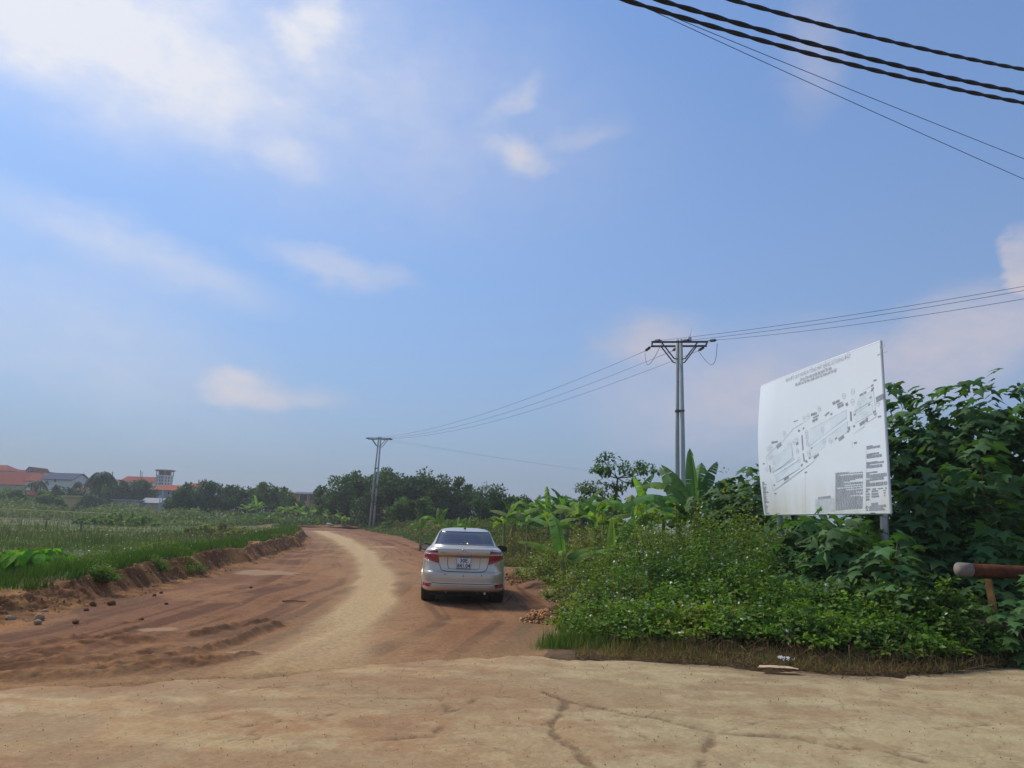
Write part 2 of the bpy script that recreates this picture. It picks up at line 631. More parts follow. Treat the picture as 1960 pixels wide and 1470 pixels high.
# ------------------------------------------------------------------ dirt road with ruts and ridges of churned mud
rows = [4.0]
while rows[-1] < 99:
    rows.append(rows[-1] * 1.0036)
rows = np.array(rows)
ncol = 330
t = np.linspace(0, 1, ncol)
Yr = np.repeat(rows[:, None], ncol, 1)
xa, xb = xl(rows) - .7, xr(rows) + .7
Xr = xa[:, None] + (xb - xa)[:, None] * t[None, :]
Yr = Yr + 0 * Xr
big = fbm(Xr * .35, Yr * .35, 31, 4) - .5
fine = fbm(Xr * 4.0, Yr * 4.0, 33, 6, .72) - .5
Zr = big * .09 + fine * .022
P = lambda L: [tuple(gnd(x, y)[:2]) for x, y in L]
TRACK = P([(585, 1006), (612, 1016), (655, 1032), (692, 1055), (714, 1082), (720, 1110), (710, 1145), (690, 1175), (660, 1205), (620, 1240), (570, 1275), (520, 1300)])
for _ in range(3):      # round the corners off
    TRACK = [TRACK[0]] + [tuple(np.array(a) * w0 + np.array(b) * (1 - w0)) for a, b in zip(TRACK[:-1], TRACK[1:]) for w0 in (.75, .25)] + [TRACK[-1]]
# (pixel line, width, height, is_dark)
RIDGES = [([(0, 1268), (120, 1243), (230, 1225), (310, 1222)], .20, .10), ([(0, 1238), (60, 1232), (160, 1216)], .10, .06),
          ([(0, 1296), (120, 1292), (200, 1290), (330, 1272), (420, 1262)], .16, .10), ([(100, 1222), (190, 1217), (260, 1200)], .07, .05),
          ([(370, 1212), (430, 1200), (450, 1192)], .12, .10), ([(395, 1240), (440, 1226), (480, 1210), (530, 1194)], .11, .13),
          ([(470, 1192), (512, 1184)], .08, .09), ([(250, 1250), (320, 1240), (380, 1248)], .12, .06), ([(60, 1262), (160, 1258), (280, 1262), (380, 1268)], .16, .07),
          ([(240, 1192), (280, 1188)], .05, .04), ([(280, 1290), (380, 1268), (480, 1250)], .10, .05), ([(0, 1282), (110, 1268), (200, 1262), (300, 1250)], .14, .09),
          ([(190, 1280), (260, 1268), (330, 1255)], .09, .08), ([(20, 1252), (90, 1246), (150, 1236)], .09, .07)]
mud = np.zeros_like(Zr)
ridge_h = np.zeros_like(Zr)
for L, w, h in RIDGES:
    w = w * .75
    d, run = poly_dist(Xr, Yr, P(L))
    d = d + (fbm(Xr * 2.2, Yr * 2.2, 41, 3) - .5) * w * 1.4
    g = np.exp(-(np.abs(d) / w) ** 2)
    cx_, cy_ = Xr * 2.7 + Yr * 1.9, Yr * 3.1 - Xr * 2.2
    crumble = .25 + 1.25 * fbm(cx_, cy_, 43, 6, .75) + .45 * (fbm(cx_ * 4.3, cy_ * 4.3, 45, 3, .7) - .5)
    ridge_h = np.maximum(ridge_h, g * h * crumble * .62)
    Zr += g * (fbm(Xr * 15, Yr * 15, 47, 3, .7) - .5) * .035
    gd = np.exp(-((d - w * 1.7) / (w * .8)) ** 2)
    Zr -= gd * h * .15
    mud = np.maximum(mud, np.maximum(g, gd * .8))
Zr += ridge_h
# many faint wheel ruts following the curve of the road
u = (Xr - xl(Yr)) / (xr(Yr) - xl(Yr))
wob = (fbm(Xr * .15, Yr * .08, 51, 3) - .5) * .3
rut = np.sin((u + wob) * 46) * .5 + np.sin((u + wob * .6) * 83 + 1.3) * .4
streak = fbm((u + wob) * 40, Yr * .10 + 3, 57, 4, .6)
Zr += rut * .012
# parked car stands on level ground
car_xy = at(886, 1120, 15.55)[:2]
lev = np.exp(-(((Xr - car_xy[0] + .13) / 1.3) ** 4 + ((Yr - car_xy[1] - 2.2) / 3.0) ** 4))
Zr = Zr * (1 - lev) + lev * .004 * rut
edge_fall = sstep(u, .0, -.06) + sstep(u, 1.0, 1.07)
Zr = Zr - .25 * edge_fall
under = sstep(Yr - pe(Xr), .12, -.15)
Zr = np.where(under > 0, np.minimum(Zr, Zr * (1 - under) - .04 * under), Zr)
dtr, run = poly_dist(Xr, Yr, TRACK)
wid = np.interp(Yr, [8, 12, 16, 25, 40, 60, 110], [.75, .55, .52, .55, .7, .9, 1.0])
dtr = dtr + (fbm(Xr * 1.6, Yr * .5, 77, 4) - .5) * .5
pale = np.exp(-(np.abs(dtr) / (wid * .85)) ** 3) * (.75 + .4 * sstep(streak, .35, .65)) * np.interp(Yr, [7, 10, 13, 17], [.55, .65, .85, 1.0]) + .35 * np.exp(-(dtr / (wid * 2.4)) ** 2)
cb = S(150, 106, 76)
cd = S(104, 68, 48)
cp = S(202, 178, 144)
cm = S(118, 80, 54)
k = (sstep(streak, .47, .60) * .85)[..., None]
c = cb * (1 - k) + cd * k
k = (sstep(u, .32, .0) * .75 * (.5 + fbm(Xr * .5, Yr * .5, 61, 4)))[..., None].clip(0, 1)
c = c * (1 - k) + S(122, 88, 70) * k            # greyer, damp left half
k = (sstep(fbm(Xr * .9, Yr * .5, 63, 5), .50, .68) * .6)[..., None]
c = c * (1 - k) + S(172, 130, 96) * k
k = (sstep(fine, .02, .15) * .30)[..., None]
c = c * (1 - k) + S(98, 62, 42) * k
k = pale.clip(0, 1)[..., None]
c = c * (1 - k) + cp * k
k = (mud * sstep(fine, -.25, .15)).clip(0, 1)[..., None] * .9
c = c * (1 - k) + cm * k
k = (mud * sstep(fbm(Xr * 8, Yr * 8, 67, 3), .56, .68)).clip(0, 1)[..., None] * .8
c = c * (1 - k) + S(176, 126, 84) * k
# the damp, dull patch right of the apron, by the verge
k = (sstep(u, .80, .98) * sstep(Yr, 16, 12) * .8)[..., None]
c = c * (1 - k) + S(150, 126, 98) * k
# dried pale silt puddles
for (px, py, rx_, ry_) in [(305, 1204, .35, .22), (510, 1096, 1.0, 1.1), (480, 1247, .3, .14), (735, 1047, .8, 1.6)]:
    g = gnd(px, py)
    e = ((Xr - g[0]) / rx_) ** 2 + ((Yr - g[1]) / ry_) ** 2 + (fbm(Xr * 2, Yr * 2, 71, 3) - .5) * 1.2
    k = (sstep(e, 1.0, .5) * .7)[..., None]
    c = c * (1 - k) + S(186, 160, 134) * k
k = (np.exp(-np.clip(Yr - pe(Xr), 0, 9) / .5) * .6 * (.4 + fbm(Xr * 2, Yr * 2, 73, 4)))[..., None].clip(0, 1)
c = c * (1 - k) + S(182, 146, 108) * k          # pale dust carried off the apron
c = c * np.array([.76, .69, .54])
road = mk('dirt_road', np.stack([Xr, Yr, Zr], -1).reshape(-1, 3), grid_faces(len(rows), ncol), M['dirt'], smooth=True, col=c.reshape(-1, 3))
tag(road, kind='structure')


def road_z(x, y):
    i = int(np.argmin(abs(rows - y)))
    j = int(np.argmin(abs(Xr[i] - x)))
    return float(Zr[i, j])


# ------------------------------------------------------------------ worn concrete apron in the foreground
nv, nu = 420, 760
vv = np.geomspace(1.6, 1.0, nv) - 1.0
uu = np.linspace(-1, 1, nu)
Vt = (1 - vv / .6)
Xp0 = np.sign(uu) * np.abs(uu) ** 1.25
Yp = np.zeros((nv, nu))
Xp = np.zeros((nv, nu))
for i, s_ in enumerate(np.linspace(0, 1, nv)):
    Xp[i] = Xp0 * (6 + 9 * s_) * 1.15 + .4
edge_y = pe(Xp[-1])
for i, s_ in enumerate(np.linspace(0, 1, nv)):
    s2 = s_ ** 1.15
    ey = pe(Xp[i]) + (fbm(Xp[i] * 1.1, Xp[i] * 0 + 2, 81, 4) - .5) * .7 + (fbm(Xp[i] * 6, Xp[i] * 0 + 7, 83, 3) - .5) * .22
    Yp[i] = -4 + (ey + 4) * s2
CR = [([(1045, 1333), (1085, 1350), (1150, 1362), (1200, 1375), (1250, 1382), (1300, 1395), (1370, 1413), (1440, 1417), (1520, 1422), (1600, 1440), (1700, 1452), (1770, 1468)], .035, 1.0),
      ([(1085, 1350), (1070, 1380), (1055, 1395), (1065, 1420), (1100, 1445), (1120, 1470), (1140, 1500)], .035, 1.0),
      ([(1370, 1413), (1350, 1445), (1345, 1470), (1330, 1510)], .025, .8), ([(1370, 1413), (1440, 1395), (1490, 1380)], .014, .6),
      ([(700, 1342), (760, 1345), (840, 1345), (860, 1365), (840, 1380), (845, 1400), (830, 1420), (760, 1425), (690, 1430), (650, 1440), (560, 1448)], .022, .8),
      ([(840, 1380), (890, 1360), (920, 1340), (980, 1342)], .016, .7), ([(690, 1345), (740, 1355), (800, 1350)], .012, .5),
      ([(1055, 1395), (1000, 1402), (940, 1398)], .010, .5), ([(1190, 1400), (1240, 1425), (1270, 1440)], .010, .4), ([(1120, 1390), (1180, 1380)], .010, .5),
      ([(470, 1400), (540, 1390), (600, 1388), (640, 1375)], .02, .6), ([(350, 1390), (430, 1385), (480, 1410), (490, 1425), (440, 1428)], .018, .6),
      ([(480, 1330), (520, 1320), (560, 1325), (620, 1318)], .02, .5), ([(1350, 1500), (1180, 1460), (1280, 1458)], .008, .4), ([(1800, 1405), (1850, 1398), (1900, 1395)], .02, .5)]
fineP = fbm(Xp * 5, Yp * 5, 85, 6, .72) - .5
Zp = .04 + (fbm(Xp * .4, Yp * .4, 87, 3) - .5) * .025 + fineP * .004
spall = sstep(fbm(Xp * .8 + 4, Yp * 1.5, 89, 5, .55) + sstep(Xp, 1.2, -1.5) * .10, .53, .60)
Zp -= spall * .007
crack = np.zeros_like(Zp)
for L, w, dp in CR:
    d, run = poly_dist(Xp, Yp, P(L))
    d = np.abs(d + (fbm(Xp * 6, Yp * 6, 91, 5, .7) - .5) * .13)
    w2 = max(w, .016) * .92 * (.45 + 1.2 * fbm(Xp * 1.7, Yp * 1.7, 95, 3))
    g = np.exp(-(d / w2) ** 2) * min(1.0, dp * 1.35) * sstep(fbm(Xp * 2.5, Yp * 2.5, 97, 2), .2, .4)
    crack = np.maximum(crack, g)
Zp -= crack * .014
lip = np.linspace(0, 1, nv)[:, None]
Zp = Zp - .03 * sstep(lip, .93, .992) - .05 * sstep(lip, .992, 1.0)
a_ = S(176, 156, 122)
b_ = S(186, 144, 104)
k = (sstep(Xp, 2.5, -2.5) * (.35 + fbm(Xp * .5, Yp * .8, 101, 4)))[..., None].clip(0, 1)
c = a_ * (1 - k) + b_ * k
k = (sstep(fbm(Xp * 1.1 + 9, Yp * 1.9, 103, 6, .62), .51, .58) * .40)[..., None]
c = c * (1 - k) + S(190, 170, 134) * k
k = (sstep(fbm(Xp * 1.3 + 3, Yp * 2.2 + 5, 107, 6, .62), .53, .60) * .38 * (.5 + sstep(Xp, 2.5, -2)))[..., None]
c = c * (1 - k) + S(166, 118, 84) * k
k = (sstep(fineP, .02, .14) * .30)[..., None]
c = c * (1 - k) + S(140, 108, 80) * k
k = (sstep(-fineP, .03, .15) * .25)[..., None]
c = c * (1 - k) + S(204, 184, 146) * k
k = (spall * .45)[..., None]
c = c * (1 - k) + S(152, 118, 90) * k
k = (crack * (.55 + .9 * sstep(fbm(Xp * 14, Yp * 14, 99, 3, .7), .35, .6)))[..., None].clip(0, 1) * .72
c = c * (1 - k) + S(116, 88, 68) * k
k = (sstep(lip, .93, .995) * sstep(Xp, 1.5, 3.5) * sstep(fbm(Xp * 3, Yp * 3, 109, 4), .3, .6) * .7)[..., None]
c = c * (1 - k) + S(120, 100, 80) * k
c = c * np.array([.83, .845, .755])
pave = mk('pavement', np.stack([Xp, Yp, Zp], -1).reshape(-1, 3), grid_faces(nv, nu), M['pave'], smooth=True, col=c.reshape(-1, 3))
tag(pave, kind='structure')

# ------------------------------------------------------------------ earth bank along the left of the road
yb = [8.0]
while yb[-1] < 110:
    yb.append(yb[-1] * 1.0042)
yb = np.array(yb)
q = np.linspace(0, 1, 46)
hb = bank_h(yb)[:, None]
n1 = fbm(yb[:, None] * 1.1 + q * 0, q * 1.2 + 0 * yb[:, None], 111, 4) - .5
n3 = fbm(yb[:, None] * .45, q * .3 + 0 * yb[:, None], 113, 3) - .5
Q = q[None, :] + 0 * yb[:, None]
off = np.interp(Q, [0, .12, .25, .45, .62, .75, .88, 1], [-.75, -.38, -.05, .18, .34, .62, 1.3, 2.3])
hh = np.interp(Q, [0, .12, .25, .45, .62, .75, .88, 1], [-.14, .0, .16, .62, .98, 1.02, .96, .75])
Yb = yb[:, None] + 0 * Q
Xb = xl(Yb) - off - (n3 * .6) * sstep(Q, .0, .3) + n1 * .16 * np.sin(Q * math.pi)
Zb = hb * hh * (1 + n3 * .35 * sstep(Q, .3, .6)) + n1 * .05 * np.sin(Q * math.pi)
lump = fbm(Xb * 5 + Zb * 5, Yb * 5, 115, 5, .75) - .5
Zb = Zb + lump * .22 * np.sin(Q * math.pi) ** .7
Xb = Xb + lump * .20 * np.sin(Q * math.pi)
Zb[:, -1] = land(Xb[:, -1], Yb[:, -1]) - .15
Zb[:, 0] = -.15
f = fbm(Xb * 2 + Zb * 4, Yb * 2, 117, 4)
c = S(112, 78, 52) * (1 - sstep(f, .4, .65)[..., None]) + S(142, 104, 68) * sstep(f, .4, .65)[..., None]
k = (sstep(Q, .60, .72) * sstep(fbm(Xb * .8, Yb * .8, 119, 3), .35, .55))[..., None]
c = c * (1 - k) + S(78, 94, 48) * k
k = (np.exp(-((Q - .62) / .07) ** 2) * sstep(fbm(Xb * .7, Yb * .5, 121, 3), .52, .62) * .7)[..., None]  # pale broken band along the crest: its lit edge put into the colour
c = c * (1 - k) + S(178, 138, 96) * k
c = c * np.array([1.15, 1.06, .86])
bank = mk('earth_bank', np.stack([Xb, Yb, Zb], -1).reshape(-1, 3), grid_faces(len(yb), len(q))[:, ::-1].copy(), M['dirt'], smooth=True, col=c.reshape(-1, 3))
tag(bank, kind='structure')

# ------------------------------------------------------------------ standing water in the field
nw = 40
V = [(POND[0], POND[1], POND_Z)]
for i in range(nw):
    a0 = 2 * math.pi * i / nw
    r0 = 1.25 + .2 * math.sin(3 * a0) + .1 * math.sin(7 * a0 + 1)
    V.append((POND[0] + POND[2] * r0 * math.cos(a0), POND[1] + POND[3] * r0 * math.sin(a0), POND_Z))
mw, n_, l_, p_ = mat_new('still_water')
p_.inputs['Base Color'].default_value = (.06, .065, .05, 1)
p_.inputs['Roughness'].default_value = .07
bn = N(n_, 'ShaderNodeBump', i_Strength=.15, i_Distance=.02)
nn = N(n_, 'ShaderNodeTexNoise', i_Scale=3.0)
l_.new(nn.outputs[0], bn.inputs['Height'])
l_.new(bn.outputs[0], p_.inputs['Normal'])
tag(mk('water', V, [(0, i + 1, (i + 1) % nw + 1) for i in range(nw)], mw), kind='structure')


# ------------------------------------------------------------------ plant building blocks
def frames(tip, nrm):
    """rotation matrices with y = tip, z ~ normal"""
    y = tip / (np.linalg.norm(tip, axis=1, keepdims=True) + 1e-9)
    x = np.cross(y, nrm)
    x /= np.linalg.norm(x, axis=1, keepdims=True) + 1e-9
    z = np.cross(x, y)
    return np.stack([x, y, z], -1)


def stamp(T, TF, pos, rot, sc, col):
    """many copies of a small template joined to one mesh"""
    n, k = len(pos), len(T)
    sc = np.asarray(sc)
    scm = sc[:, None, None] if sc.ndim == 1 else sc[:, None, :]
    V = pos[:, None, :] + np.einsum('nij,nkj->nki', rot, T[None] * scm)
    F = (TF[None] + (np.arange(n) * k)[:, None, None]).reshape(-1, TF.shape[1])
    C = np.repeat(col, k, axis=0)
    return V.reshape(-1, 3), F, C


LEAF_T = np.array([[0, 0, 0], [.30, .45, .07], [0, 1.0, -.12], [-.30, .45, .07]])
LEAF_F = np.array([[0, 1, 2], [0, 2, 3]])
BLADE_T = np.array([[-.5, 0, 0], [.5, 0, 0], [-.36, .55, .05], [.36, .55, .05], [0, 1.0, .22]])
BLADE_F = np.array([[0, 1, 3], [0, 3, 2], [2, 3, 4]])


def jitter(base, n, v=.25, hue=.12):
    b = np.asarray(base, float)
    if b.ndim == 1:
        b = np.repeat(b[None], n, 0)
    c = b * (1 + (rng.random((n, 1)) - .5) * 2 * v)
    return np.clip(c * (1 + (rng.random((n, 3)) - .5) * 2 * hue), 0, 1)


def blades(pos, h, w, col, lean=.45, mat='grass', name='grass', parent=None):
    """upright bent blades: pos (n,3), h, w arrays"""
    n = len(pos)
    a = rng.random(n) * 2 * math.pi
    ln = rng.random(n) * lean
    tip = np.stack([np.cos(a) * ln, np.sin(a) * ln, np.ones(n)], -1)
    nr = np.stack([np.cos(a), np.sin(a), -ln], -1) + rng.normal(0, .3, (n, 3))
    nr = -nr
    V, F, C = stamp(BLADE_T, BLADE_F, pos, frames(tip, nr), np.stack([w, h, h], -1), col)
    if name is None:
        return V, F, C
    return mk(name, V, F, M[mat], parent, col=C)


def join(parts):
    Vs, Fs, Cs, b = [], [], [], 0
    for V, F, C in parts:
        Vs.append(V)
        Fs.append(F + b)
        Cs.append(C)
        b += len(V)
    return np.concatenate(Vs), np.concatenate(Fs), np.concatenate(Cs)


# ------------------------------------------------------------------ field grass (left)
n = 190000
iv = rng.random(n)
Yg = 1 / (1 / 9.5 + iv * (1 / 150 - 1 / 9.5))
ax = rng.random(n) * (R_(38) + .02) - R_(38)
Xg = Yg * np.tan(ax)
dl_ = xl(Yg) - Xg
Xg = np.where(Yg > 110, Xg, Xg)
keep = (dl_ > .75 + .5 * (fbm(Xg * .9, Yg * .9, 131, 3)))
pd = ((Xg - POND[0]) / POND[2]) ** 2 + ((Yg - POND[1]) / POND[3]) ** 2
keep &= ~((pd < 1.2) & (rng.random(n) > .12))
keep &= (Yg < 118) | (Xg < -30)
keep &= ~((Yg > 14.6) & (Yg < 18.6) & (Xg < -.555 * Yg) & (rng.random(n) < .85))
Xg, Yg, dl_ = Xg[keep], Yg[keep], dl_[keep]
n = len(Xg)
Zg = land(Xg, Yg)
f1 = fbm(Xg * .13, Yg * .13, 133, 4)
f2 = fbm(Xg * .5, Yg * .5, 135, 3)
h = (.10 + .22 * rng.random(n) * (.5 + f2)) * (1 + .5 * sstep(f1, .5, .65))
w = np.maximum(.008, .0007 * Yg) * (.7 + .6 * rng.random(n))
g1, g2, g3, g4 = S(80, 104, 48), S(92, 108, 56), S(112, 104, 92), S(60, 84, 44)
k1 = sstep(f1, .40, .55)[:, None]
cc = g1 * (1 - k1) + g2 * k1
# dull purplish seed-head band across the middle of the field
band = np.exp(-((Yg - 46 - (f1 - .5) * 30) / 9.0) ** 2) * sstep(f2, .38, .58) * sstep(dl_, 1.5, 4)
cc = cc * (1 - .85 * band[:, None]) + g3 * .85 * band[:, None]
k2 = (sstep(f2, .55, .68) * .7)[:, None]
cc = cc * (1 - k2) + g4 * k2
h = h * (1 + .4 * band) * np.interp(Yg, [12, 20, 40], [.36, .5, 1.0])
cc = cc * np.array([1.05, 1.08, .80])
tag(blades(np.stack([Xg, Yg, Zg - .01], -1), h, w, jitter(cc, n, .28, .1), lean=1.7, name='field_grass'), 'low green grass covering the field left of the road', 'grass', kind='stuff')

# ------------------------------------------------------------------ weeds along the right verge, up to the far trees
n = 120000
Yg = 1 / (1 / 18.0 + rng.random(n) * (1 / 118 - 1 / 18.0))
dd = rng.random(n) ** 1.3 * np.interp(Yg, [18, 30, 60, 118], [5, 8, 14, 30])
dd = np.where(Yg < 27, dd + 2.2 * sstep(Yg, 28, 24), dd)
Xg = xr(Yg) + .35 + dd
f2 = fbm(Xg * .45, Yg * .45, 141, 4)
f3 = fbm(Xg * .2, Yg * .2, 143, 3)
top = (.12 + .95 * sstep(dd, .2, 2.2)) * (.35 + 1.2 * f2) * np.interp(Yg, [18, 26, 40], [.35, .8, 1.0])
z = top * rng.random(n) ** .6
pos = np.stack([Xg, Yg, land(Xg, Yg) + z], -1)
nrm = rng.normal(0, .6, (n, 3)) + np.array([0, -.1, .7])
tip = rng.normal(0, 1, (n, 3)) + np.array([0, 0, .3])
sz = np.maximum(.07, .0030 * Yg) * (.6 + .8 * rng.random(n))
k = sstep(f3, .40, .6)[:, None]
cc = S(84, 104, 50) * (1 - k) + S(112, 112, 66) * k
k = (rng.random(n) < .10)[:, None] * sstep(f2, .5, .6)[:, None]
cc = cc * (1 - k) + S(128, 112, 84) * k
V, F, C = stamp(LEAF_T, LEAF_F, pos, frames(tip, nrm), sz, jitter(cc, n, .3, .1))
tag(mk('roadside_weeds', V, F, M['leaf'], col=C), 'knee-high green weeds lining the right edge of the dirt road', 'weeds', kind='stuff')

# grass on the right verge beside the car
n = 22000
Xg = rng.random(n) * 6.5 + .9
Yg = 11.0 + rng.random(n) ** .9 * 15
keep = (Xg - xr(Yg) > .45 + 1.3 * np.exp(-((Yg - 14.2) / 1.6) ** 2) + .4 * fbm(Xg, Yg, 145, 3))
Xg, Yg = Xg[keep], Yg[keep]
n = len(Xg)
f2 = fbm(Xg * .6, Yg * .6, 147, 3)
k = sstep(f2, .4, .62)[:, None]
cc = S(72, 112, 42) * (1 - k) + S(110, 116, 58) * k
tag(blades(np.stack([Xg, Yg, land(Xg, Yg) - .01], -1), .10 + .28 * rng.random(n) * (.4 + f2), .012 + .012 * rng.random(n), jitter(cc, n, .3), lean=1.0, name='verge_grass'),
    'bright green grass on the verge right of the parked car', 'grass', kind='stuff')
# grass fringe overhanging the earth bank
n = 16000
Yg = 1 / (1 / 10.0 + rng.random(n) * (1 / 100 - 1 / 10.0))
iy = np.clip(np.searchsorted(yb, Yg), 0, len(yb) - 1)
iq = (29 + rng.random(n) * 14).astype(int)
pos = np.stack([Xb[iy, iq], Yb[iy, iq], Zb[iy, iq] - .01], -1)
keep = fbm(pos[:, 0] * .8, pos[:, 1] * .8, 119, 3) > .40 - .2 * (iq > 36)
pos = pos[keep]
n = len(pos)
tag(blades(pos, .08 + .22 * rng.random(n), np.maximum(.010, .0008 * pos[:, 1]), jitter(S(76, 104, 46), n, .3), lean=.9, name='bank_grass'),
    'grass fringe hanging over the top of the earth bank', 'grass', kind='stuff')
# ------------------------------------------------------------------ lettering
_tc = bpy.data.curves.new('lettering', 'FONT')
_to = bpy.data.objects.new('lettering', _tc)
COL.objects.link(_to)


def text_mesh(s, width=None, height=None, shear=0.0, bold=0.0):
    """flat mesh of a string, origin lower-left, scaled to a width/height; returns V (n,2), faces"""
    _tc.body = s
    _tc.shear = shear
    _tc.offset = bold
    _tc.resolution_u = 2
    bpy.context.view_layer.update()
    dg = bpy.context.evaluated_depsgraph_get()
    me = bpy.data.meshes.new_from_object(_to.evaluated_get(dg))
    V = np.array([v.co[:2] for v in me.vertices])
    F = [tuple(p.vertices) for p in me.polygons]
    bpy.data.meshes.remove(me)
    lo, hi = V.min(0), V.max(0)
    V = V - lo
    sx = width / (hi - lo)[0] if width else None
    sy = height / (hi - lo)[1] if height else sx
    V[:, 0] *= sx if sx else sy
    V[:, 1] *= sy
    return V, F


# ------------------------------------------------------------------ parked car
def mat_car():
    m, n, l, p = mat_new('champagne_paint')
    tx = n.new('ShaderNodeTexCoord')
    no = N(n, 'ShaderNodeTexNoise', i_Scale=2.5, i_Detail=5.0)
    l.new(tx.outputs['Object'], no.inputs['Vector'])
    sx = n.new('ShaderNodeSeparateXYZ')
    l.new(tx.outputs['Object'], sx.inputs[0])
    # browner and rougher low on the body, broken by noise
    dm = N(n, 'ShaderNodeMapRange')
    dm.inputs[1].default_value, dm.inputs[2].default_value = .75, .2
    dm.inputs[3].default_value, dm.inputs[4].default_value = .0, .75
    l.new(sx.outputs[2], dm.inputs[0])
    mu = N(n, 'ShaderNodeMath', operation='MULTIPLY')
    l.new(dm.outputs[0], mu.inputs[0])
    l.new(no.outputs[0], mu.inputs[1])
    mx = N(n, 'ShaderNodeMix', data_type='RGBA')
    l.new(mu.outputs[0], mx.inputs[0])
    mx.inputs[6].default_value = (.60, .53, .42, 1)
    mx.inputs[7].default_value = (.42, .30, .20, 1)
    l.new(mx.outputs[2], p.inputs['Base Color'])
    ro = N(n, 'ShaderNodeMapRange')
    ro.inputs[3].default_value, ro.inputs[4].default_value = .30, .60
    l.new(mu.outputs[0], ro.inputs[0])
    l.new(ro.outputs[0], p.inputs['Roughness'])
    p.inputs['Metallic'].default_value = .55
    p.inputs['Coat Weight'].default_value = .5
    p.inputs['Coat Roughness'].default_value = .12
    return m


M['paint'] = mat_car()
M['glass'] = mat_plain('tinted_glass', (.035, .034, .042), .06, var=.1, spec=.8)
M['redlens'] = mat_plain('red_lens', (.34, .012, .022), .12, var=.15, scale=6, coat=.8)
M['clearlens'] = mat_plain('clear_lens', (.45, .40, .40), .12, var=.2, scale=30, coat=.8)
M['black'] = mat_plain('black_plastic', (.018, .018, .02), .45, var=.2)
M['rubber'] = mat_plain('tyre_rubber', (.045, .040, .036), .85, var=.35, scale=12, bump=.3)
M['chrome'] = mat_plain('chrome', (.72, .73, .74), .12, metal=1.0, var=.05)
M['alloy'] = mat_plain('alloy', (.50, .50, .50), .35, metal=.8, var=.15)
M['seam'] = mat_plain('panel_gap', (.03, .028, .026), .9)  # gap colour, also used for painted shade on crease, overhang and recess
M['platew'] = mat_plain('plate_white', (.70, .72, .74), .4, var=.06)
M['ink'] = mat_plain('black_ink', (.03, .03, .035), .6)
M['under'] = mat_plain('underbody', (.03, .027, .025), .9, var=.3)

BR = np.array([(.25, .79, .11, 4.30), (.275, .835, .035, 4.35), (.30, .848, .014, 4.37), (.34, .853, .004, 4.39), (.395, .853, .0, 4.40), (.41, .853, .006, 4.41),
               (.43, .855, .016, 4.41), (.52, .858, .016, 4.41), (.60, .858, .022, 4.40), (.635, .857, .036, 4.40), (.65, .857, .056, 4.39), (.70, .855, .075, 4.38),
               (.80, .85, .086, 4.36), (.90, .842, .088, 4.33), (.94, .838, .086, 4.31), (.952, .835, .060, 4.30), (1.0, .82, .052, 4.27), (1.05, .79, .050, 4.22),
               (1.085, .755, .054, 4.17), (1.10, .725, .075, 4.1)])
GR = np.array([(1.04, .765, .36, 3.50), (1.10, .725, .43, 3.36), (1.17, .685, .555, 3.12), (1.27, .632, .76, 2.85), (1.37, .582, .98, 2.55), (1.42, .548, 1.13, 2.40),
               (1.45, .515, 1.26, 2.28), (1.475, .45, 1.42, 2.15), (1.49, .34, 1.62, 2.02)])
BN, GN = 7.0, 4.6
_z = np.unique(np.concatenate([BR[:, 0], np.linspace(.25, .66, 24)]))
BRD = np.stack([_z] + [np.interp(_z, BR[:, 0], BR[:, i]) for i in (1, 2, 3)], -1)


def row(T, z):
    return [float(np.interp(z, T[:, 0], T[:, i])) for i in (1, 2, 3)]


def y_back(T, n, x, z):
    w, a, b = row(T, z)
    return (a + b) / 2 - (b - a) / 2 * max(0.0, 1 - min(1, abs(x / w)) ** n) ** (1 / n)


def y_front(T, n, x, z):
    w, a, b = row(T, z)
    return (a + b) / 2 + (b - a) / 2 * max(0.0, 1 - min(1, abs(x / w)) ** n) ** (1 / n)


def x_side(T, n, y, z):
    w, a, b = row(T, z)
    return w * max(0.0, 1 - min(1, abs((y - (a + b) / 2) / ((b - a) / 2))) ** n) ** (1 / n)


def ring(w, a, b, n, m=56):
    th = np.linspace(0, math.pi / 2, 1500)
    qx, qy = w * np.cos(th) ** (2 / n), (b - a) / 2 * np.sin(th) ** (2 / n)
    s = np.concatenate([[0], np.cumsum(np.hypot(np.diff(qx), np.diff(qy)))])
    k = np.linspace(0, s[-1], m + 1)
    qx, qy = np.interp(k, s, qx), np.interp(k, s, qy)
    X = np.concatenate([qx, -qx[::-1][1:], -qx[1:], qx[::-1][1:-1]])
    Y = np.concatenate([qy, qy[::-1][1:], -qy[1:], -qy[::-1][1:-1]])
    return X, Y + (a + b) / 2


def drop(y):
    return sstep(y, 2.9, 4.4) * .27


def loft(T, n, capz, caps, front_drop):
    rings = []
    for z, w, a, b in T:
        X, Y = ring(w, a, b, n)
        rings.append(np.stack([X, Y, z + 0 * Y - (drop(Y) * z / 1.1 if front_drop else 0)], -1))
    z, w, a, b = T[-1]
    for s, sy, dz in caps:
        X, Y = ring(w * s, (a + b) / 2 - (b - a) / 2 * sy, (a + b) / 2 + (b - a) / 2 * sy, n)
        rings.append(np.stack([X, Y, z + dz + 0 * Y - (drop(Y) * z / 1.1 if front_drop else 0)], -1))
    m = len(rings[0])
    F = [(i * m + k, i * m + (k + 1) % m, (i + 1) * m + (k + 1) % m, (i + 1) * m + k) for i in range(len(rings) - 1) for k in range(m)]
    return np.concatenate(rings), F


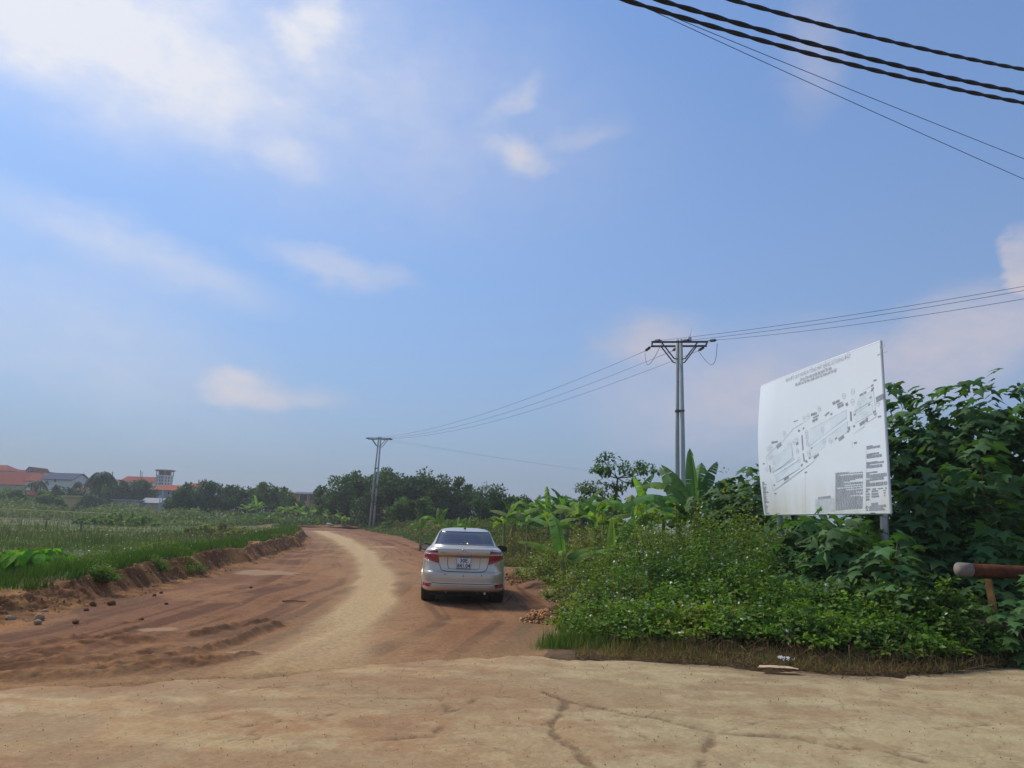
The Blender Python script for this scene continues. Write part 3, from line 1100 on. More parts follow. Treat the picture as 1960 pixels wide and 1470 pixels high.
def patch(name, fn, outline, mat, parent, off=.006, skirt=.02, nu=14, nv=8, smooth=True):
    """raised panel hugging the car skin; outline = (left curve, right curve) as lists of (s,z), top to bottom; fn(s,z) -> point, outward"""
    Lc, Rc = [np.array(c, float) for c in outline]
    tl, tr = np.linspace(0, 1, len(Lc)), np.linspace(0, 1, len(Rc))
    V, F = [], []
    for lift in (off, -skirt):
        for i in range(nv + 1):
            q_ = i / nv
            a = np.array([np.interp(q_, tl, Lc[:, j]) for j in (0, 1)])
            b = np.array([np.interp(q_, tr, Rc[:, j]) for j in (0, 1)])
            for j in range(nu + 1):
                s, z = a + (b - a) * j / nu
                p, o = fn(s, z)
                V.append(np.array(p) + np.array(o) * lift)
    w = nu + 1
    for i in range(nv):
        for j in range(nu):
            F.append((i * w + j, i * w + j + 1, (i + 1) * w + j + 1, (i + 1) * w + j))
    B = (nv + 1) * w
    rim = [j for j in range(w)] + [i * w + nu for i in range(1, nv + 1)] + [nv * w + j for j in range(nu - 1, -1, -1)] + [i * w for i in range(nv - 1, 0, -1)]
    for a, b in zip(rim, rim[1:] + rim[:1]):
        F.append((a, b, b + B, a + B))
    o = mk(name, V, F, mat, parent, smooth=False)
    fl_ = np.zeros(len(F), dtype=bool)
    fl_[:nu * nv] = True
    o.data.polygons.foreach_set('use_smooth', fl_)
    return o


def back(T, n):
    def fn(x, z):
        w_ = row(T, z)[0] * .945
        x = max(-w_, min(w_, x))
        y = y_back(T, n, x, z)
        e = .01
        gx = (y_back(T, n, x + e, z) - y_back(T, n, x - e, z)) / (2 * e)
        o = np.array([gx, -1.0, 0])
        return (x, y, z), o / np.linalg.norm(o)
    return fn


def side(T, n, sg):
    def fn(y, z):
        return (sg * x_side(T, n, y, z), y, z), (sg, 0, .3)
    return fn


def frontf(T, n):
    def fn(x, z):
        return (x, y_front(T, n, x, z), z), (0, 1, .4)
    return fn


car = empty('parked_car', (car_xy[0], car_xy[1], 0.0), R_(3.4))
tag(car, 'champagne silver sedan parked on the right side of the dirt road, seen from behind', 'car')
V, F = loft(BRD, BN, 0, [(.94, .985, .008), (.8, .95, .014), (.5, .8, .018), (.2, .5, .02), (.02, .3, .02)], True)
WY = (.93, 3.48)
V = np.array(V)
F2 = []
for f in F:
    c_ = V[list(f)].mean(0)
    if abs(c_[0]) > .55 and min(math.hypot(c_[1] - w_, c_[2] - .30) for w_ in WY) < .345:
        continue
    F2.append(f)
mk('body', V, F2, M['paint'], car, smooth=True)
V, F = loft(GR, GN, 0, [(.8, .9, .006), (.5, .6, .009), (.2, .3, .01), (.02, .1, .01)], False)
mk('cabin', V, F, M['paint'], car, smooth=True)
bk, bg_ = back(BR, BN), back(GR, GN)
rw = patch('rear_window', bg_, ([(-.505, 1.425), (-.55, 1.30), (-.592, 1.165)], [(.505, 1.425), (.55, 1.30), (.592, 1.165)]), M['glass'], car, .012, .01, 20, 10)
patch('brake_lamp_housing', bg_, ([(-.055, 1.222), (-.078, 1.172)], [(.055, 1.222), (.078, 1.172)]), M['alloy'], rw, .018, .006, 6, 2)
patch('brake_lamp', bg_, ([(-.046, 1.213), (-.062, 1.181)], [(.046, 1.213), (.062, 1.181)]), M['black'], rw, .021, .002, 6, 2)
for sg in (-1, 1):
    xs = lambda L: [(sg * x, z) for x, z in L]
    patch('window_trim', bg_, (xs([(.510, 1.435), (.556, 1.30), (.598, 1.16)]), xs([(.525, 1.435), (.570, 1.30), (.612, 1.16)])), M['black'], car, .013, .01, 2, 8)
    tl_ = patch('tail_light', bk, (xs([(.800, 1.035), (.812, .96), (.806, .885)]), xs([(.525, 1.056), (.515, .95), (.485, .795)])), M['redlens'], car, .012, .03, 14, 8)
    patch('reversing_lamp', bk, (xs([(.800, 1.010), (.806, .985)]), xs([(.520, 1.008), (.517, .970)])), M['clearlens'], tl_, .016, .004, 10, 2)
    patch('lamp_edge', bk, (xs([(.812, .890), (.812, .872)]), xs([(.478, .795), (.476, .772)])), M['paint'], tl_, .018, .02, 12, 1)
    patch('reflector', bk, (xs([(.800, .418), (.812, .335)]), xs([(.622, .418), (.655, .335)])), M['redlens'], car, .008, .02, 6, 3)
    sw = patch('side_window', side(GR, GN, sg), ([(1.38, 1.385), (1.12, 1.19)], [(2.22, 1.40), (2.90, 1.17)]), M['glass'], car, .006, .01, 14, 5)
    # door mirror: housing, glass
    mp = np.array([sg * .90, 2.72, 1.03])
    Vm, Fm = [], []
    for a_i in range(9):
        yy = -.055 + .16 * a_i / 8
        k_ = [1.0, 1.06, 1.06, 1.0, .92, .8, .64, .42, .1][a_i]
        for b_i in range(16):
            th_ = 2 * math.pi * b_i / 16
            ex = abs(math.cos(th_)) ** .75 * math.copysign(1, math.cos(th_)) * .115
            ez = abs(math.sin(th_)) ** .75 * math.copysign(1, math.sin(th_)) * .072
            Vm.append(mp + np.array([ex * k_, yy, ez * k_ + sg * 0 + .012 * (ex * sg < 0)]))
    Fm = [(i * 16 + k, i * 16 + (k + 1) % 16, (i + 1) * 16 + (k + 1) % 16, (i + 1) * 16 + k) for i in range(8) for k in range(16)] + [tuple(range(16))]
    mir = mk('door_mirror', Vm, Fm, M['black'], car, smooth=True)
    gv = [mp + np.array([.85 * .115 * abs(math.cos(t_)) ** .75 * math.copysign(1, math.cos(t_)), -.060, .8 * .072 * abs(math.sin(t_)) ** .75 * math.copysign(1, math.sin(t_))]) for t_ in np.linspace(0, 2 * math.pi, 16, endpoint=False)]
    mk('mirror_glass', gv + [g + np.array([0, .003, 0]) for g in gv], [tuple(range(16)), tuple(range(31, 15, -1))], mat_plain('mirror_glass', (.45, .50, .55) if sg < 0 else (.05, .05, .06), .08, metal=.8, var=.05), mir)  # left glass bright, right dark: their reflections are put into the colour
    MB().tube([mp + np.array([-sg * .11, .02, -.03]), (sg * .70, 2.78, .99)], [.03, .045], 8).build('mirror_arm', M['black'], mir, True)
    for k_, wy in enumerate(WY):
        ty = MB()
        prof = [(-.095, .23), (-.10, .27), (-.088, .296), (-.05, .30), (0, .30), (.05, .30), (.088, .296), (.10, .27), (.095, .23)]
        Vt_, nn_ = [], 40
        for a_, r__ in prof:
            for b_i in range(nn_):
                th_ = 2 * math.pi * b_i / nn_
                Vt_.append((sg * .755 + a_, wy + r__ * math.cos(th_), .30 + r__ * math.sin(th_)))
        Ft_ = [(i * nn_ + k, i * nn_ + (k + 1) % nn_, (i + 1) * nn_ + (k + 1) % nn_, (i + 1) * nn_ + k) for i in range(len(prof) - 1) for k in range(nn_)]
        wh = mk('wheel', Vt_, Ft_, M['rubber'], car, smooth=True)
        rim_ = MB()
        rim_.tube([(sg * .755 - sg * .085, wy, .30), (sg * .755 + sg * .06, wy, .30)], .235, 32)
        rim_.build('rim', M['alloy'], wh)
        sp_ = MB()
        for q_ in range(5):
            th_ = 2 * math.pi * q_ / 5
            sp_.tube([(sg * .825, wy, .30), (sg * .832, wy + .21 * math.cos(th_), .30 + .21 * math.sin(th_))], [.03, .022], 6)
        sp_.build('rim_spoke', M['alloy'], wh)
        MB().tube([(sg * .56, wy, .30), (sg * .80, wy, .30)], .343, 24).build('wheel_arch', M['under'], car)
        MB().tube([(sg * (x_side(BR, BN, wy, .5) - .006), wy + .35 * math.cos(t_), .30 + .35 * math.sin(t_)) for t_ in np.linspace(-.14, math.pi + .14, 22)], .017, 6).build('arch_lip', M['paint'], car, True)
        if k_ == 0:
            fl = MB()
            for z0, z1, y0 in ((.10, .30, wy - .36),):
                fl.box((sg * .74, y0, .24), (.17, .012, .10))
            fl.build('mud_flap', M['black'], wh)
MB().box((0, 2.2, .235), (1.30, 3.9, .13)).build('underbody', M['under'], car)
MB().box((0, .55, .30), (1.0, .55, .14)).box((0, 1.0, .22), (1.1, .10, .08)).build('rear_axle', M['under'], car)
for x_ in (-.35, .29):
    MB().tube([(x_, .16, .27), (x_, .14, .245), (x_ + .02, .13, .235), (x_ + .03, .15, .25)], .012, 6).build('tow_loop', M['alloy'], car)
MB().tube([(.44, .9, .23), (.44, .3, .235), (.44, .10, .235)], [.03, .05, .026], 12).build('exhaust_pipe', M['alloy'], car)
# panel gaps of the boot lid; also dark strips painted as shade lines
def seam(pts, w, name='panel_gap', mat=None, off=.0025):
    L = np.array(pts, float)
    sdist = np.concatenate([[0], np.cumsum(np.hypot(*np.diff(L, axis=0).T))])
    nn_ = max(4, int(sdist[-1] / .03))
    kx = np.interp(np.linspace(0, sdist[-1], nn_), sdist, L[:, 0])
    kz = np.interp(np.linspace(0, sdist[-1], nn_), sdist, L[:, 1])
    V = []
    for i in range(nn_):
        j0, j1 = max(0, i - 1), min(nn_ - 1, i + 1)
        tx, tz = kx[j1] - kx[j0], kz[j1] - kz[j0]
        q_ = math.hypot(tx, tz) + 1e-9
        for s_ in (-.5, .5):
            p, o = bk(kx[i] - tz / q_ * w * s_, kz[i] + tx / q_ * w * s_)
            V.append(np.array(p) + np.array(o) * off)
    mk(name, V, [(2 * i, 2 * i + 1, 2 * i + 3, 2 * i + 2) for i in range(nn_ - 1)], mat or M['seam'], car)
seam([(-.484, .79), (-.462, .70), (-.43, .667), (-.37, .652), (-.2, .646), (0, .645), (.2, .646), (.37, .652), (.43, .667), (.462, .70), (.484, .79)], .012)
for sg in (-1, 1):
    seam([(sg * .555, 1.062), (sg * .575, 1.097)], .009)
    seam([(sg * .62, .427), (sg * .50, .418), (sg * .2, .414), (0, .414)], .010, 'bumper_crease_shade', M['seam'])  # dark strip painted along the bumper crease as its shade
seam([(-.51, .949), (-.2, .950), (.2, .950), (.51, .949)], .016, 'boot_overhang_shade')  # shade under the boot-lid overhang, painted as a dark strip
# number-plate recess, uncarved: dark outlines painted as the shade of its edges
rec = patch('plate_recess', bk, ([(-.318, .935), (-.322, .80), (-.300, .705)], [(.318, .935), (.322, .80), (.300, .705)]), M['paint'], car, -.004, .012, 16, 6)
seam([(-.322, .938), (-.326, .80), (-.302, .700)], .010, 'recess_edge_shade')
seam([(.322, .938), (.326, .80), (.302, .700), (0, .697), (-.302, .700)], .006, 'recess_edge_shade')
pl = MB().box((0, .052, .818), (.285, .008, .215)).build('number_plate', M['platew'], car)
fr_ = MB()
for x_, z_, a_, b_2 in ((0, .924, .285, .006), (0, .712, .285, .006), (-.141, .818, .005, .214), (.141, .818, .005, .214)):
    fr_.box((x_, .0465, z_), (a_, .004, b_2))
fr_.build('plate_border', M['ink'], pl)
for s_, w_, z_ in (('30E', .150, .826), ('841.04', .255, .725)):
    V, F = text_mesh(s_, w_, .083, bold=.012)
    mk('plate_characters', [(x - w_ / 2, .0445, z_ + y) for x, y in V], F, M['ink'], pl)
# maker's emblem and boot lettering
em = MB()
for rx_, rz_, cz_ in ((.066, .045, 0), (.026, .043, 0), (.050, .017, .021)):
    em.tube([(rx_ * math.cos(t_), 0, cz_ + rz_ * math.sin(t_)) for t_ in np.linspace(0, 2 * math.pi, 29)], .0055, 6, cap=False)
eo = em.build('boot_emblem', M['chrome'], car, True)
eo.location = (0, y_back(BR, BN, 0, 1.03) - .006, 1.042)
for s_, x0, w_, h_, nm in (('VIOS', -.475, .125, .026, 'boot_lettering'), ('G', .452, .032, .028, 'boot_lettering')):
    V, F = text_mesh(s_, w_, h_, shear=.3, bold=.01)
    mk(nm, [(x0 + x, y_back(BR, BN, x0 + x, 1.0) - .004, .998 + y) for x, y in V], F, mat_plain('badge_' + s_.lower(), (.12, .20, .20), .3, metal=.5), car)
lk = MB().tube([(.15, y_back(BR, BN, .15, .975) - .003, .972), (.15, y_back(BR, BN, .15, .975) + .02, .972)], .009, 10).build('boot_lock', M['black'], car)
for x_, z_ in ((-.365, .588), (0, .568), (.365, .582)):
    y_ = y_back(BR, BN, x_, z_)
    MB().tube([(x_, y_ - .004, z_), (x_, y_ + .02, z_)], .0125, 12).build('parking_sensor', M['black'], car)
an = MB().tube([(0, 1.46, 1.468), (0, 1.44, 1.49), (0, 1.42, 1.505)], [.035, .022, .010], 8).build('aerial', M['black'], car)
MB().tube([(0, 1.425, 1.50), (.012, 1.37, 1.55), (.03, 1.29, 1.60)], [.008, .007, .006], 6).build('aerial_whip', M['black'], an)
patch('windscreen', frontf(GR, GN), ([(-.46, 1.44), (-.60, 1.14)], [(.46, 1.44), (.60, 1.14)]), M['glass'], car, .006, .01, 12, 6)
for sg in (-1, 1):
    ff = lambda x, z: ((x, y_front(BR, BN, x, z), z - float(drop(y_front(BR, BN, x, z))) * z / 1.1), (0, 1, 0))
    patch('headlight', ff, ([(sg * .45, .90), (sg * .50, .78)], [(sg * .80, .97), (sg * .80, .84)]), M['clearlens'], car, .008, .02, 8, 3)
    MB().box((sg * .862, 1.62, .90), (.02, .16, .025)).build('door_handle', M['paint'], car)
# ------------------------------------------------------------------ billboard
M['board'] = mat_plain('weathered_board', S(238, 246, 250), .45, var=.03, scale=.8)
_n, _l = M['board'].node_tree.nodes, M['board'].node_tree.links
_tx = _n.new('ShaderNodeTexCoord')
_sp = _n.new('ShaderNodeSeparateXYZ')
_l.new(_tx.outputs['Object'], _sp.inputs[0])
_no = N(_n, 'ShaderNodeTexNoise', i_Scale=2.2, i_Detail=5.0)
_mp = N(_n, 'ShaderNodeMapping')
_mp.inputs['Scale'].default_value = (1.5, 1.5, .35)
_l.new(_tx.outputs['Object'], _mp.inputs[0])
_l.new(_mp.outputs[0], _no.inputs['Vector'])
_mr = N(_n, 'ShaderNodeMapRange')
_mr.inputs[1].default_value, _mr.inputs[2].default_value = 2.75, 1.95      # mud splash along the lower edge
_l.new(_sp.outputs[2], _mr.inputs[0])
_mm = N(_n, 'ShaderNodeMath', operation='MULTIPLY')
_l.new(_mr.outputs[0], _mm.inputs[0])
_l.new(_no.outputs[0], _mm.inputs[1])
_bc = _n['Principled BSDF'].inputs['Base Color']
_mx = N(_n, 'ShaderNodeMix', data_type='RGBA')
_l.new(_mm.outputs[0], _mx.inputs[0])
_l.new(_bc.links[0].from_socket, _mx.inputs[6])
_mx.inputs[7].default_value = tuple(S(196, 184, 150)) + (1,)
_l.new(_mx.outputs[2], _bc)
M['steel'] = mat_plain('galvanised_steel', (.42, .43, .45), .45, metal=.6, var=.3, scale=4, bump=.1)
M['print'] = mat_plain('faded_black_print', S(156, 162, 168), .7, var=.2)
M['print2'] = mat_plain('faded_grey_print', S(206, 214, 218), .7, var=.2)
M['print3'] = mat_plain('faded_pink_print', S(202, 200, 208), .7, var=.15)
M['print4'] = mat_plain('pale_blue_print', S(224, 237, 242), .7, var=.05)
BA, BB = at(1463, 989, 16.25), at(1703, 977, 12.0)       # lower corners, far and near
b_u = np.array([BB[0] - BA[0], BB[1] - BA[1], 0])
BWID = float(np.linalg.norm(b_u))
b_u /= BWID
b_n = np.array([b_u[1], -b_u[0], 0])                     # faces the road, to the left
BZ0 = (BA[2] + BB[2]) / 2
BHGT = (at(1703, 647, 12.0)[2] - BB[2] + at(1466, 745, 16.25)[2] - BA[2]) / 2
B0 = np.array([BA[0], BA[1], BZ0])


def bow(u, v):
    return .10 * math.exp(-(u / .9) ** 2) * math.sin(math.pi * min(1, max(0, v / BHGT))) + .03 * math.sin(math.pi * min(1, max(0, u / BWID)))


def bp(u, v, off=0.0):
    return B0 + b_u * u + np.array([0, 0, v]) + b_n * (bow(u, v) + off)


def buv(px, py):
    d = ray(px, py)
    t_ = ((B0 - cC) @ b_n) / (d @ b_n)
    q_ = cC + d * t_ - B0
    return float(q_ @ b_u), float(q_[2])


bb = empty('billboard', (BA[0], BA[1], 0))
tag(bb, 'large white project billboard on two steel posts above the bushes', 'billboard')
bb_inv = np.array([BA[0], BA[1], 0])
nu_, nv_ = 30, 20
V, F = [], []
for off in (0, -.035):
    for i in range(nv_ + 1):
        for j in range(nu_ + 1):
            V.append(bp(BWID * j / nu_, BHGT * i / nv_, off) - bb_inv)
w = nu_ + 1
B_ = (nv_ + 1) * w
for i in range(nv_):
    for j in range(nu_):
        a = i * w + j
        F += [(a, a + 1, a + w + 1, a + w), (a + B_, a + w + B_, a + w + 1 + B_, a + 1 + B_)]
rim = list(range(w)) + [i * w + nu_ for i in range(1, nv_ + 1)] + [nv_ * w + j for j in range(nu_ - 1, -1, -1)] + [i * w for i in range(nv_ - 1, 0, -1)]
for a, b in zip(rim, rim[1:] + rim[:1]):
    F.append((b, a, a + B_, b + B_))
board = mk('board', V, F, M['board'], bb)
# metal edging and back frame
ed = MB()
for (u0, v0, u1, v1) in ((BWID, 0, BWID, BHGT), (0, 0, BWID, 0), (0, BHGT, BWID, BHGT), (0, 0, 0, BHGT)):
    ed.tube([bp(u0 + (u1 - u0) * k / 12, v0 + (v1 - v0) * k / 12, -.02) - bb_inv for k in range(13)], .022, 6)
ed.build('edging', mat_plain('edging', S(200, 206, 214), .5, var=.1), bb)
for v_ in (.25, BHGT / 2, BHGT - .25):
    MB().tube([bp(.3, v_, -.08) - bb_inv, bp(BWID * .5, v_, -.08) - bb_inv, bp(BWID - .32, v_, -.08) - bb_inv], .025, 6).build('rail', M['steel'], bb)
for (px, py) in ((1483, 988), (1679, 978)):
    u_, v_ = buv(px, py)
    p0 = bp(u_, 0, -.12)
    p0 = p0 - bb_inv
    MB().tube([(p0[0], p0[1], -.3), (p0[0], p0[1], BZ0), (p0[0], p0[1], BZ0 + .35)], .062, 18).build('post', M['steel'], bb, True)


class Print:
    def __init__(s): s.v, s.f = [], []
    def poly(s, uv, off=.003):
        b = len(s.v)
        s.v += [bp(u, v, off) - bb_inv for u, v in uv]
        s.f.append(tuple(range(b, b + len(uv))))
    def line(s, a, b, wd, off=.003):
        a, b = np.array(a), np.array(b)
        d = b - a
        n_ = np.array([-d[1], d[0]]) / (np.linalg.norm(d) + 1e-9) * wd / 2
        s.poly([a - n_, b - n_, b + n_, a + n_], off)
    def circle(s, c, r, wd, k=14):
        for i in range(k):
            a0, a1 = 2 * math.pi * i / k, 2 * math.pi * (i + 1) / k
            s.line((c[0] + r * math.cos(a0), c[1] + r * math.sin(a0)), (c[0] + r * math.cos(a1), c[1] + r * math.sin(a1)), wd)
    def text(s, string, a, b, h, shear=0.0, bold=0.0, off=.004):
        a, b = np.array(a), np.array(b)
        L = np.linalg.norm(b - a)
        d = (b - a) / L
        n_ = np.array([-d[1], d[0]])
        T, Fx = text_mesh(string, L, h, shear, bold)
        k = len(s.v)
        s.v += [bp(*(a + d * x + n_ * y), off) - bb_inv for x, y in T]
        s.f += [tuple(i + k for i in f) for f in Fx]
    def words(s, a, b, h, fill=.8, seed=0):
        """a row of print too small to read: broken word-length dashes"""
        r_ = random.Random(seed)
        a, b = np.array(a), np.array(b)
        L = np.linalg.norm(b - a)
        x = 0.0
        while x < L:
            wl_ = min(L - x, h * r_.uniform(1.2, 4.2))
            p, q_ = a + (b - a) * x / L, a + (b - a) * (x + wl_) / L
            k = r_.uniform(.75, 1.0)
            s.line(p, q_, h * k)
            x += wl_ + h * (1 - fill) * 3
    def build(s, name, mat):
        o = mk(name, s.v, s.f, mat, board)
        o['kind'] = 'stuff'
        return o


z1 = lambda X, Y: buv(1460 + X / 7.5385, 640 + Y / 7.5385)
z2 = lambda X, Y: buv(1460 + X / 7.5385, 800 + Y / 7.5385)
pr = Print()
pr.text('BẢN ĐỒ QUY HOẠCH TỔNG MẶT BẰNG SỬ DỤNG ĐẤT', z1(355, 705), z1(1285, 355), .14, bold=.0)
pr.build('title_lettering', M['print3'])
pr = Print()
pr.text('Dự án: Cụm công nghiệp làng nghề Tân Hòa', z1(562, 692), z1(1015, 522), .105, .25, .006)
pr.text('Địa điểm: xã Tân Hòa, huyện Quốc Oai, thành phố Hà Nội', z1(495, 768), z1(1088, 552), .105, .25, .006)
pr.build('subtitle_lettering', M['print'])
# blue-grey building plots
pr = Print()
for L in ([(705, 1372, 1), (1222, 1090, 1), (1222, 1200, 1), (690, 412, 2)], [(725, 440, 2), (1240, 50, 2), (1235, 205, 2), (710, 580, 2)],
          [(1320, 1130, 1), (1585, 985, 1), (1600, 1140, 1), (1345, 1280, 1)], [(195, 590, 2), (435, 370, 2), (458, 575, 2), (215, 780, 2)],
          [(205, 840, 2), (520, 615, 2), (560, 730, 2), (235, 930, 2)], [(1330, 1120, 1), (1400, 900, 1), (1560, 820, 1), (1590, 960, 1)]):
    pr.poly([(z1 if k == 1 else z2)(X, Y) for X, Y, k in L][::-1], .0025)
pr.build('plot_print', M['print4'])
pr = Print()
for L in ([(470, 1355, 1), (1590, 735, 1), (1640, 1185, 1), (180, 1050, 2), (110, 560, 2), (470, 1355, 1)], [(705, 1372, 1), (1222, 1090, 1)], [(690, 412, 2), (1225, 0, 2)],
          [(725, 440, 2), (1240, 50, 2)], [(1325, 1120, 1), (1560, 965, 1)], [(1330, 1150, 1), (1560, 1010, 1)], [(180, 790, 2), (480, 590, 2)], [(205, 840, 2), (540, 610, 2)],
          [(640, 720, 2), (1480, 120, 2)], [(220, 1030, 2), (610, 735, 2)], [(435, 350, 2), (465, 590, 2)], [(630, 200, 2), (690, 420, 2)], [(700, 440, 2), (715, 590, 2)]):
    pts = [(z1 if k == 1 else z2)(X, Y) for X, Y, k in L]
    for a, b in zip(pts[:-1], pts[1:]):
        pr.line(a, b, .010)
for X, Y, k in ((1185, 890, 1), (1312, 825, 1), (1310, 975, 1), (1468, 925, 1), (1408, 1005, 1), (1440, 1145, 1), (1503, 1160, 1), (1665, 990, 1), (838, 1075, 1), (675, 1185, 1), (618, 1215, 1),
                (885, 170, 2), (905, 345, 2), (998, 330, 2), (660, 285, 2), (668, 365, 2), (678, 515, 2), (525, 480, 2), (515, 315, 2), (475, 350, 2), (545, 605, 2), (405, 385, 2), (325, 575, 2),
                (235, 575, 2), (205, 640, 2), (195, 750, 2), (355, 760, 2), (250, 885, 2), (500, 665, 2), (340, 225, 2), (140, 450, 2), (170, 425, 2), (655, 215, 2), (150, 580, 2), (115, 745, 2), (185, 560, 2)):
    c_ = (z1 if k == 1 else z2)(X, Y)
    pr.circle(c_, .050, .008)
    pr.line((c_[0] - .03, c_[1]), (c_[0] + .03, c_[1]), .012)
pr.build('plan_outline_print', M['print2'])
pr = Print()
k_ = 0
for X0, Y0, X1, Y1, h_, k in ((1028, 1000, 1125, 955, .055, 1), (1090, 1018, 1168, 980, .03, 1), (1100, 1055, 1182, 1012, .05, 1), (1410, 885, 1500, 832, .05, 1), (1640, 945, 1742, 888, .09, 1),
                              (718, 1162, 805, 1137, .05, 1), (748, 1205, 830, 1168, .03, 1), (740, 1255, 812, 1215, .05, 1), (1602, 670, 1645, 655, .03, 1), (1665, 1190, 1710, 1180, .03, 1), (1410, 1305, 1500, 1238, .06, 1),
                              (178, 360, 257, 340, .045, 2), (235, 408, 295, 348, .025, 2), (248, 435, 305, 380, .045, 2), (335, 895, 400, 850, .055, 2), (757, 580, 828, 525, .055, 2), (1115, 315, 1195, 258, .06, 2),
                              (505, 380, 535, 358, .06, 2), (1330, 365, 1370, 352, .03, 2), (625, 790, 662, 780, .03, 2), (195, 1095, 225, 1088, .03, 2), (60, 665, 88, 662, .03, 2), (470, 1262, 530, 1238, .02, 1)):
    fz = z1 if k == 1 else z2
    k_ += 1
    pr.words(fz(X0, Y0), fz(X1, Y1), h_, .9, k_)
for X0, Y0, X1, Y1, k in ((1283, 1115, 1290, 1250, 1), (588, 250, 602, 465, 2), (605, 510, 620, 630, 2), (150, 685, 163, 785, 2), (1512, 1205, 1513, 1260, 1)):
    fz = z1 if k == 1 else z2
    pr.line(fz(X0, Y0), fz(X1, Y1), .045)
for X, Y, k in ((1225, 1000, 1), (1232, 1018, 1), (1330, 1325, 1), (1258, 1345, 1), (1262, 1372, 1), (1248, 1400, 1), (540, 180, 2), (548, 190, 2), (610, 150, 2), (645, 620, 2), (655, 632, 2), (585, 672, 2), (583, 688, 2), (200, 970, 2),
                (930, 1165, 1), (950, 1145, 1), (968, 1133, 1), (1010, 1150, 1), (1340, 1160, 1), (1560, 912, 1), (1585, 735, 1), (1590, 780, 1), (1582, 805, 1), (1543, 1015, 1), (1615, 1115, 1), (1628, 1150, 1), (1075, 295, 2), (728, 435, 2), (425, 780, 2), (700, 575, 2)):
    c_ = (z1 if k == 1 else z2)(X, Y)
    pr.line((c_[0] - .03, c_[1] - .008), (c_[0] + .03, c_[1] + .008), .03)
# bird-like logo, top right, and its caption row
for L in ([(1712, 205), (1730, 180), (1745, 190), (1762, 130), (1765, 150), (1745, 195), (1722, 205)], [(1690, 185), (1705, 180), (1708, 188), (1692, 193)], [(1690, 170), (1700, 168), (1702, 174), (1692, 176)], [(1712, 172), (1722, 165), (1728, 180), (1718, 186)]):
    pr.poly([z1(X, Y) for X, Y in L])
for i in range(6):
    X, Y = 1665 + i * 26, 295 - i * 8
    if i == 0:
        pr.line(z1(X - 6, Y + 3), z1(X + 8, Y), .02)
    else:
        pr.poly([z1(X - 9, Y - 10), z1(X + 9, Y - 2), z1(X - 9, Y + 10)][::-1 if False else 1])
# dense notes, lower centre
r_ = random.Random(4)
y_ = 800
i = 0
gaps = {2: .13, 9: .3, 12: .33, 14: .06, 16: .40, 22: .55}
while y_ < 1335:
    s0, s1 = 1070, 1455
    sl_ = -.085
    st = 0.0
    full = r_.random() > .3
    e1 = s1 if full else s0 + (s1 - s0) * r_.uniform(.45, .95)
    if i in gaps:
        e1 = s0 + (s1 - s0) * gaps[i]
    pr.words(z2(s0 + st, y_), z2(e1, y_ + (e1 - s0) * sl_), .021, .75, 100 + i)
    y_ += 15.5
    i += 1
pr.words(z2(822, 1160), z2(1000, 1140), .055, .95, 300)
for X0, Y0, X1, Y1, h_ in ((1510, 415, 1590, 400, .022), (1510, 438, 1695, 405, .04), (1510, 530, 1680, 503, .032), (1510, 552, 1590, 540, .025), (1510, 570, 1718, 537, .05), (1508, 650, 1665, 628, .03), (1508, 662, 1748, 630, .03),
                            (1508, 685, 1550, 680, .025), (1508, 710, 1725, 682, .05), (1505, 795, 1658, 775, .025), (1505, 818, 1548, 812, .025), (1508, 848, 1788, 812, .055), (1555, 862, 1740, 845, .045), (1502, 902, 1750, 872, .03),
                            (1500, 928, 1548, 922, .03), (1500, 968, 1795, 938, .065), (1500, 1032, 1560, 1026, .03), (1590, 1028, 1640, 1022, .03), (1665, 1020, 1742, 1012, .025), (1770, 1012, 1788, 1010, .04), (1498, 1065, 1532, 1060, .03),
                            (1578, 1060, 1670, 1050, .03), (1498, 1105, 1552, 1098, .03), (1578, 1098, 1672, 1090, .035), (1498, 1140, 1548, 1135, .03), (1578, 1135, 1682, 1126, .035), (1498, 1178, 1548, 1172, .04), (1575, 1245, 1672, 1236, .045),
                            (1552, 1282, 1780, 1262, .04), (1552, 1305, 1735, 1290, .035), (1545, 1330, 1760, 1316, .03), (1740, 1050, 1775, 1045, .015), (1750, 1085, 1772, 1075, .02), (1755, 1125, 1768, 1105, .02)):
    k_ += 1
    pr.words(z2(X0, Y0), z2(X1, Y1), h_, .93, k_)
# legend, lower left, and the house-shaped mark, lower right
for i in range(33):
    y_ = 935 + i * 14
    pr.words(z2(38, y_), z2(38 + r_.uniform(18, 75), y_ - 1), .016 if i % 5 else .04, .8, 500 + i)
for a, b in (((1492, 1300), (1515, 1270)), ((1515, 1270), (1545, 1300)), ((1515, 1295), (1515, 1330)), ((1500, 1330), (1530, 1328))):
    pr.line(z2(*a), z2(*b), .022)
pr.build('small_print', M['print'])
pr = Print()
for i in range(12):
    y_ = 1180 + i * 17
    pr.line(z2(785, y_), z2(1050, y_ - 20), .008)
    pr.words(z2(800, y_ + 10), z2(800 + r_.uniform(40, 110), y_ + 4), .016, .7, 700 + i)
for X in (785, 945, 1005, 1050):
    pr.line(z2(X, 1180 - (X - 785) * .08), z2(X, 1385 - (X - 785) * .08), .008)
for a, b in (((195, 1110), (185, 1390)), ((640, 800), (632, 1400)), ((1500, 400), (1500, 1330)), ((1300, 330), (1310, 430))):
    pr.line(z2(*a), z2(*b), .006)
pr.build('table_print', M['print2'])


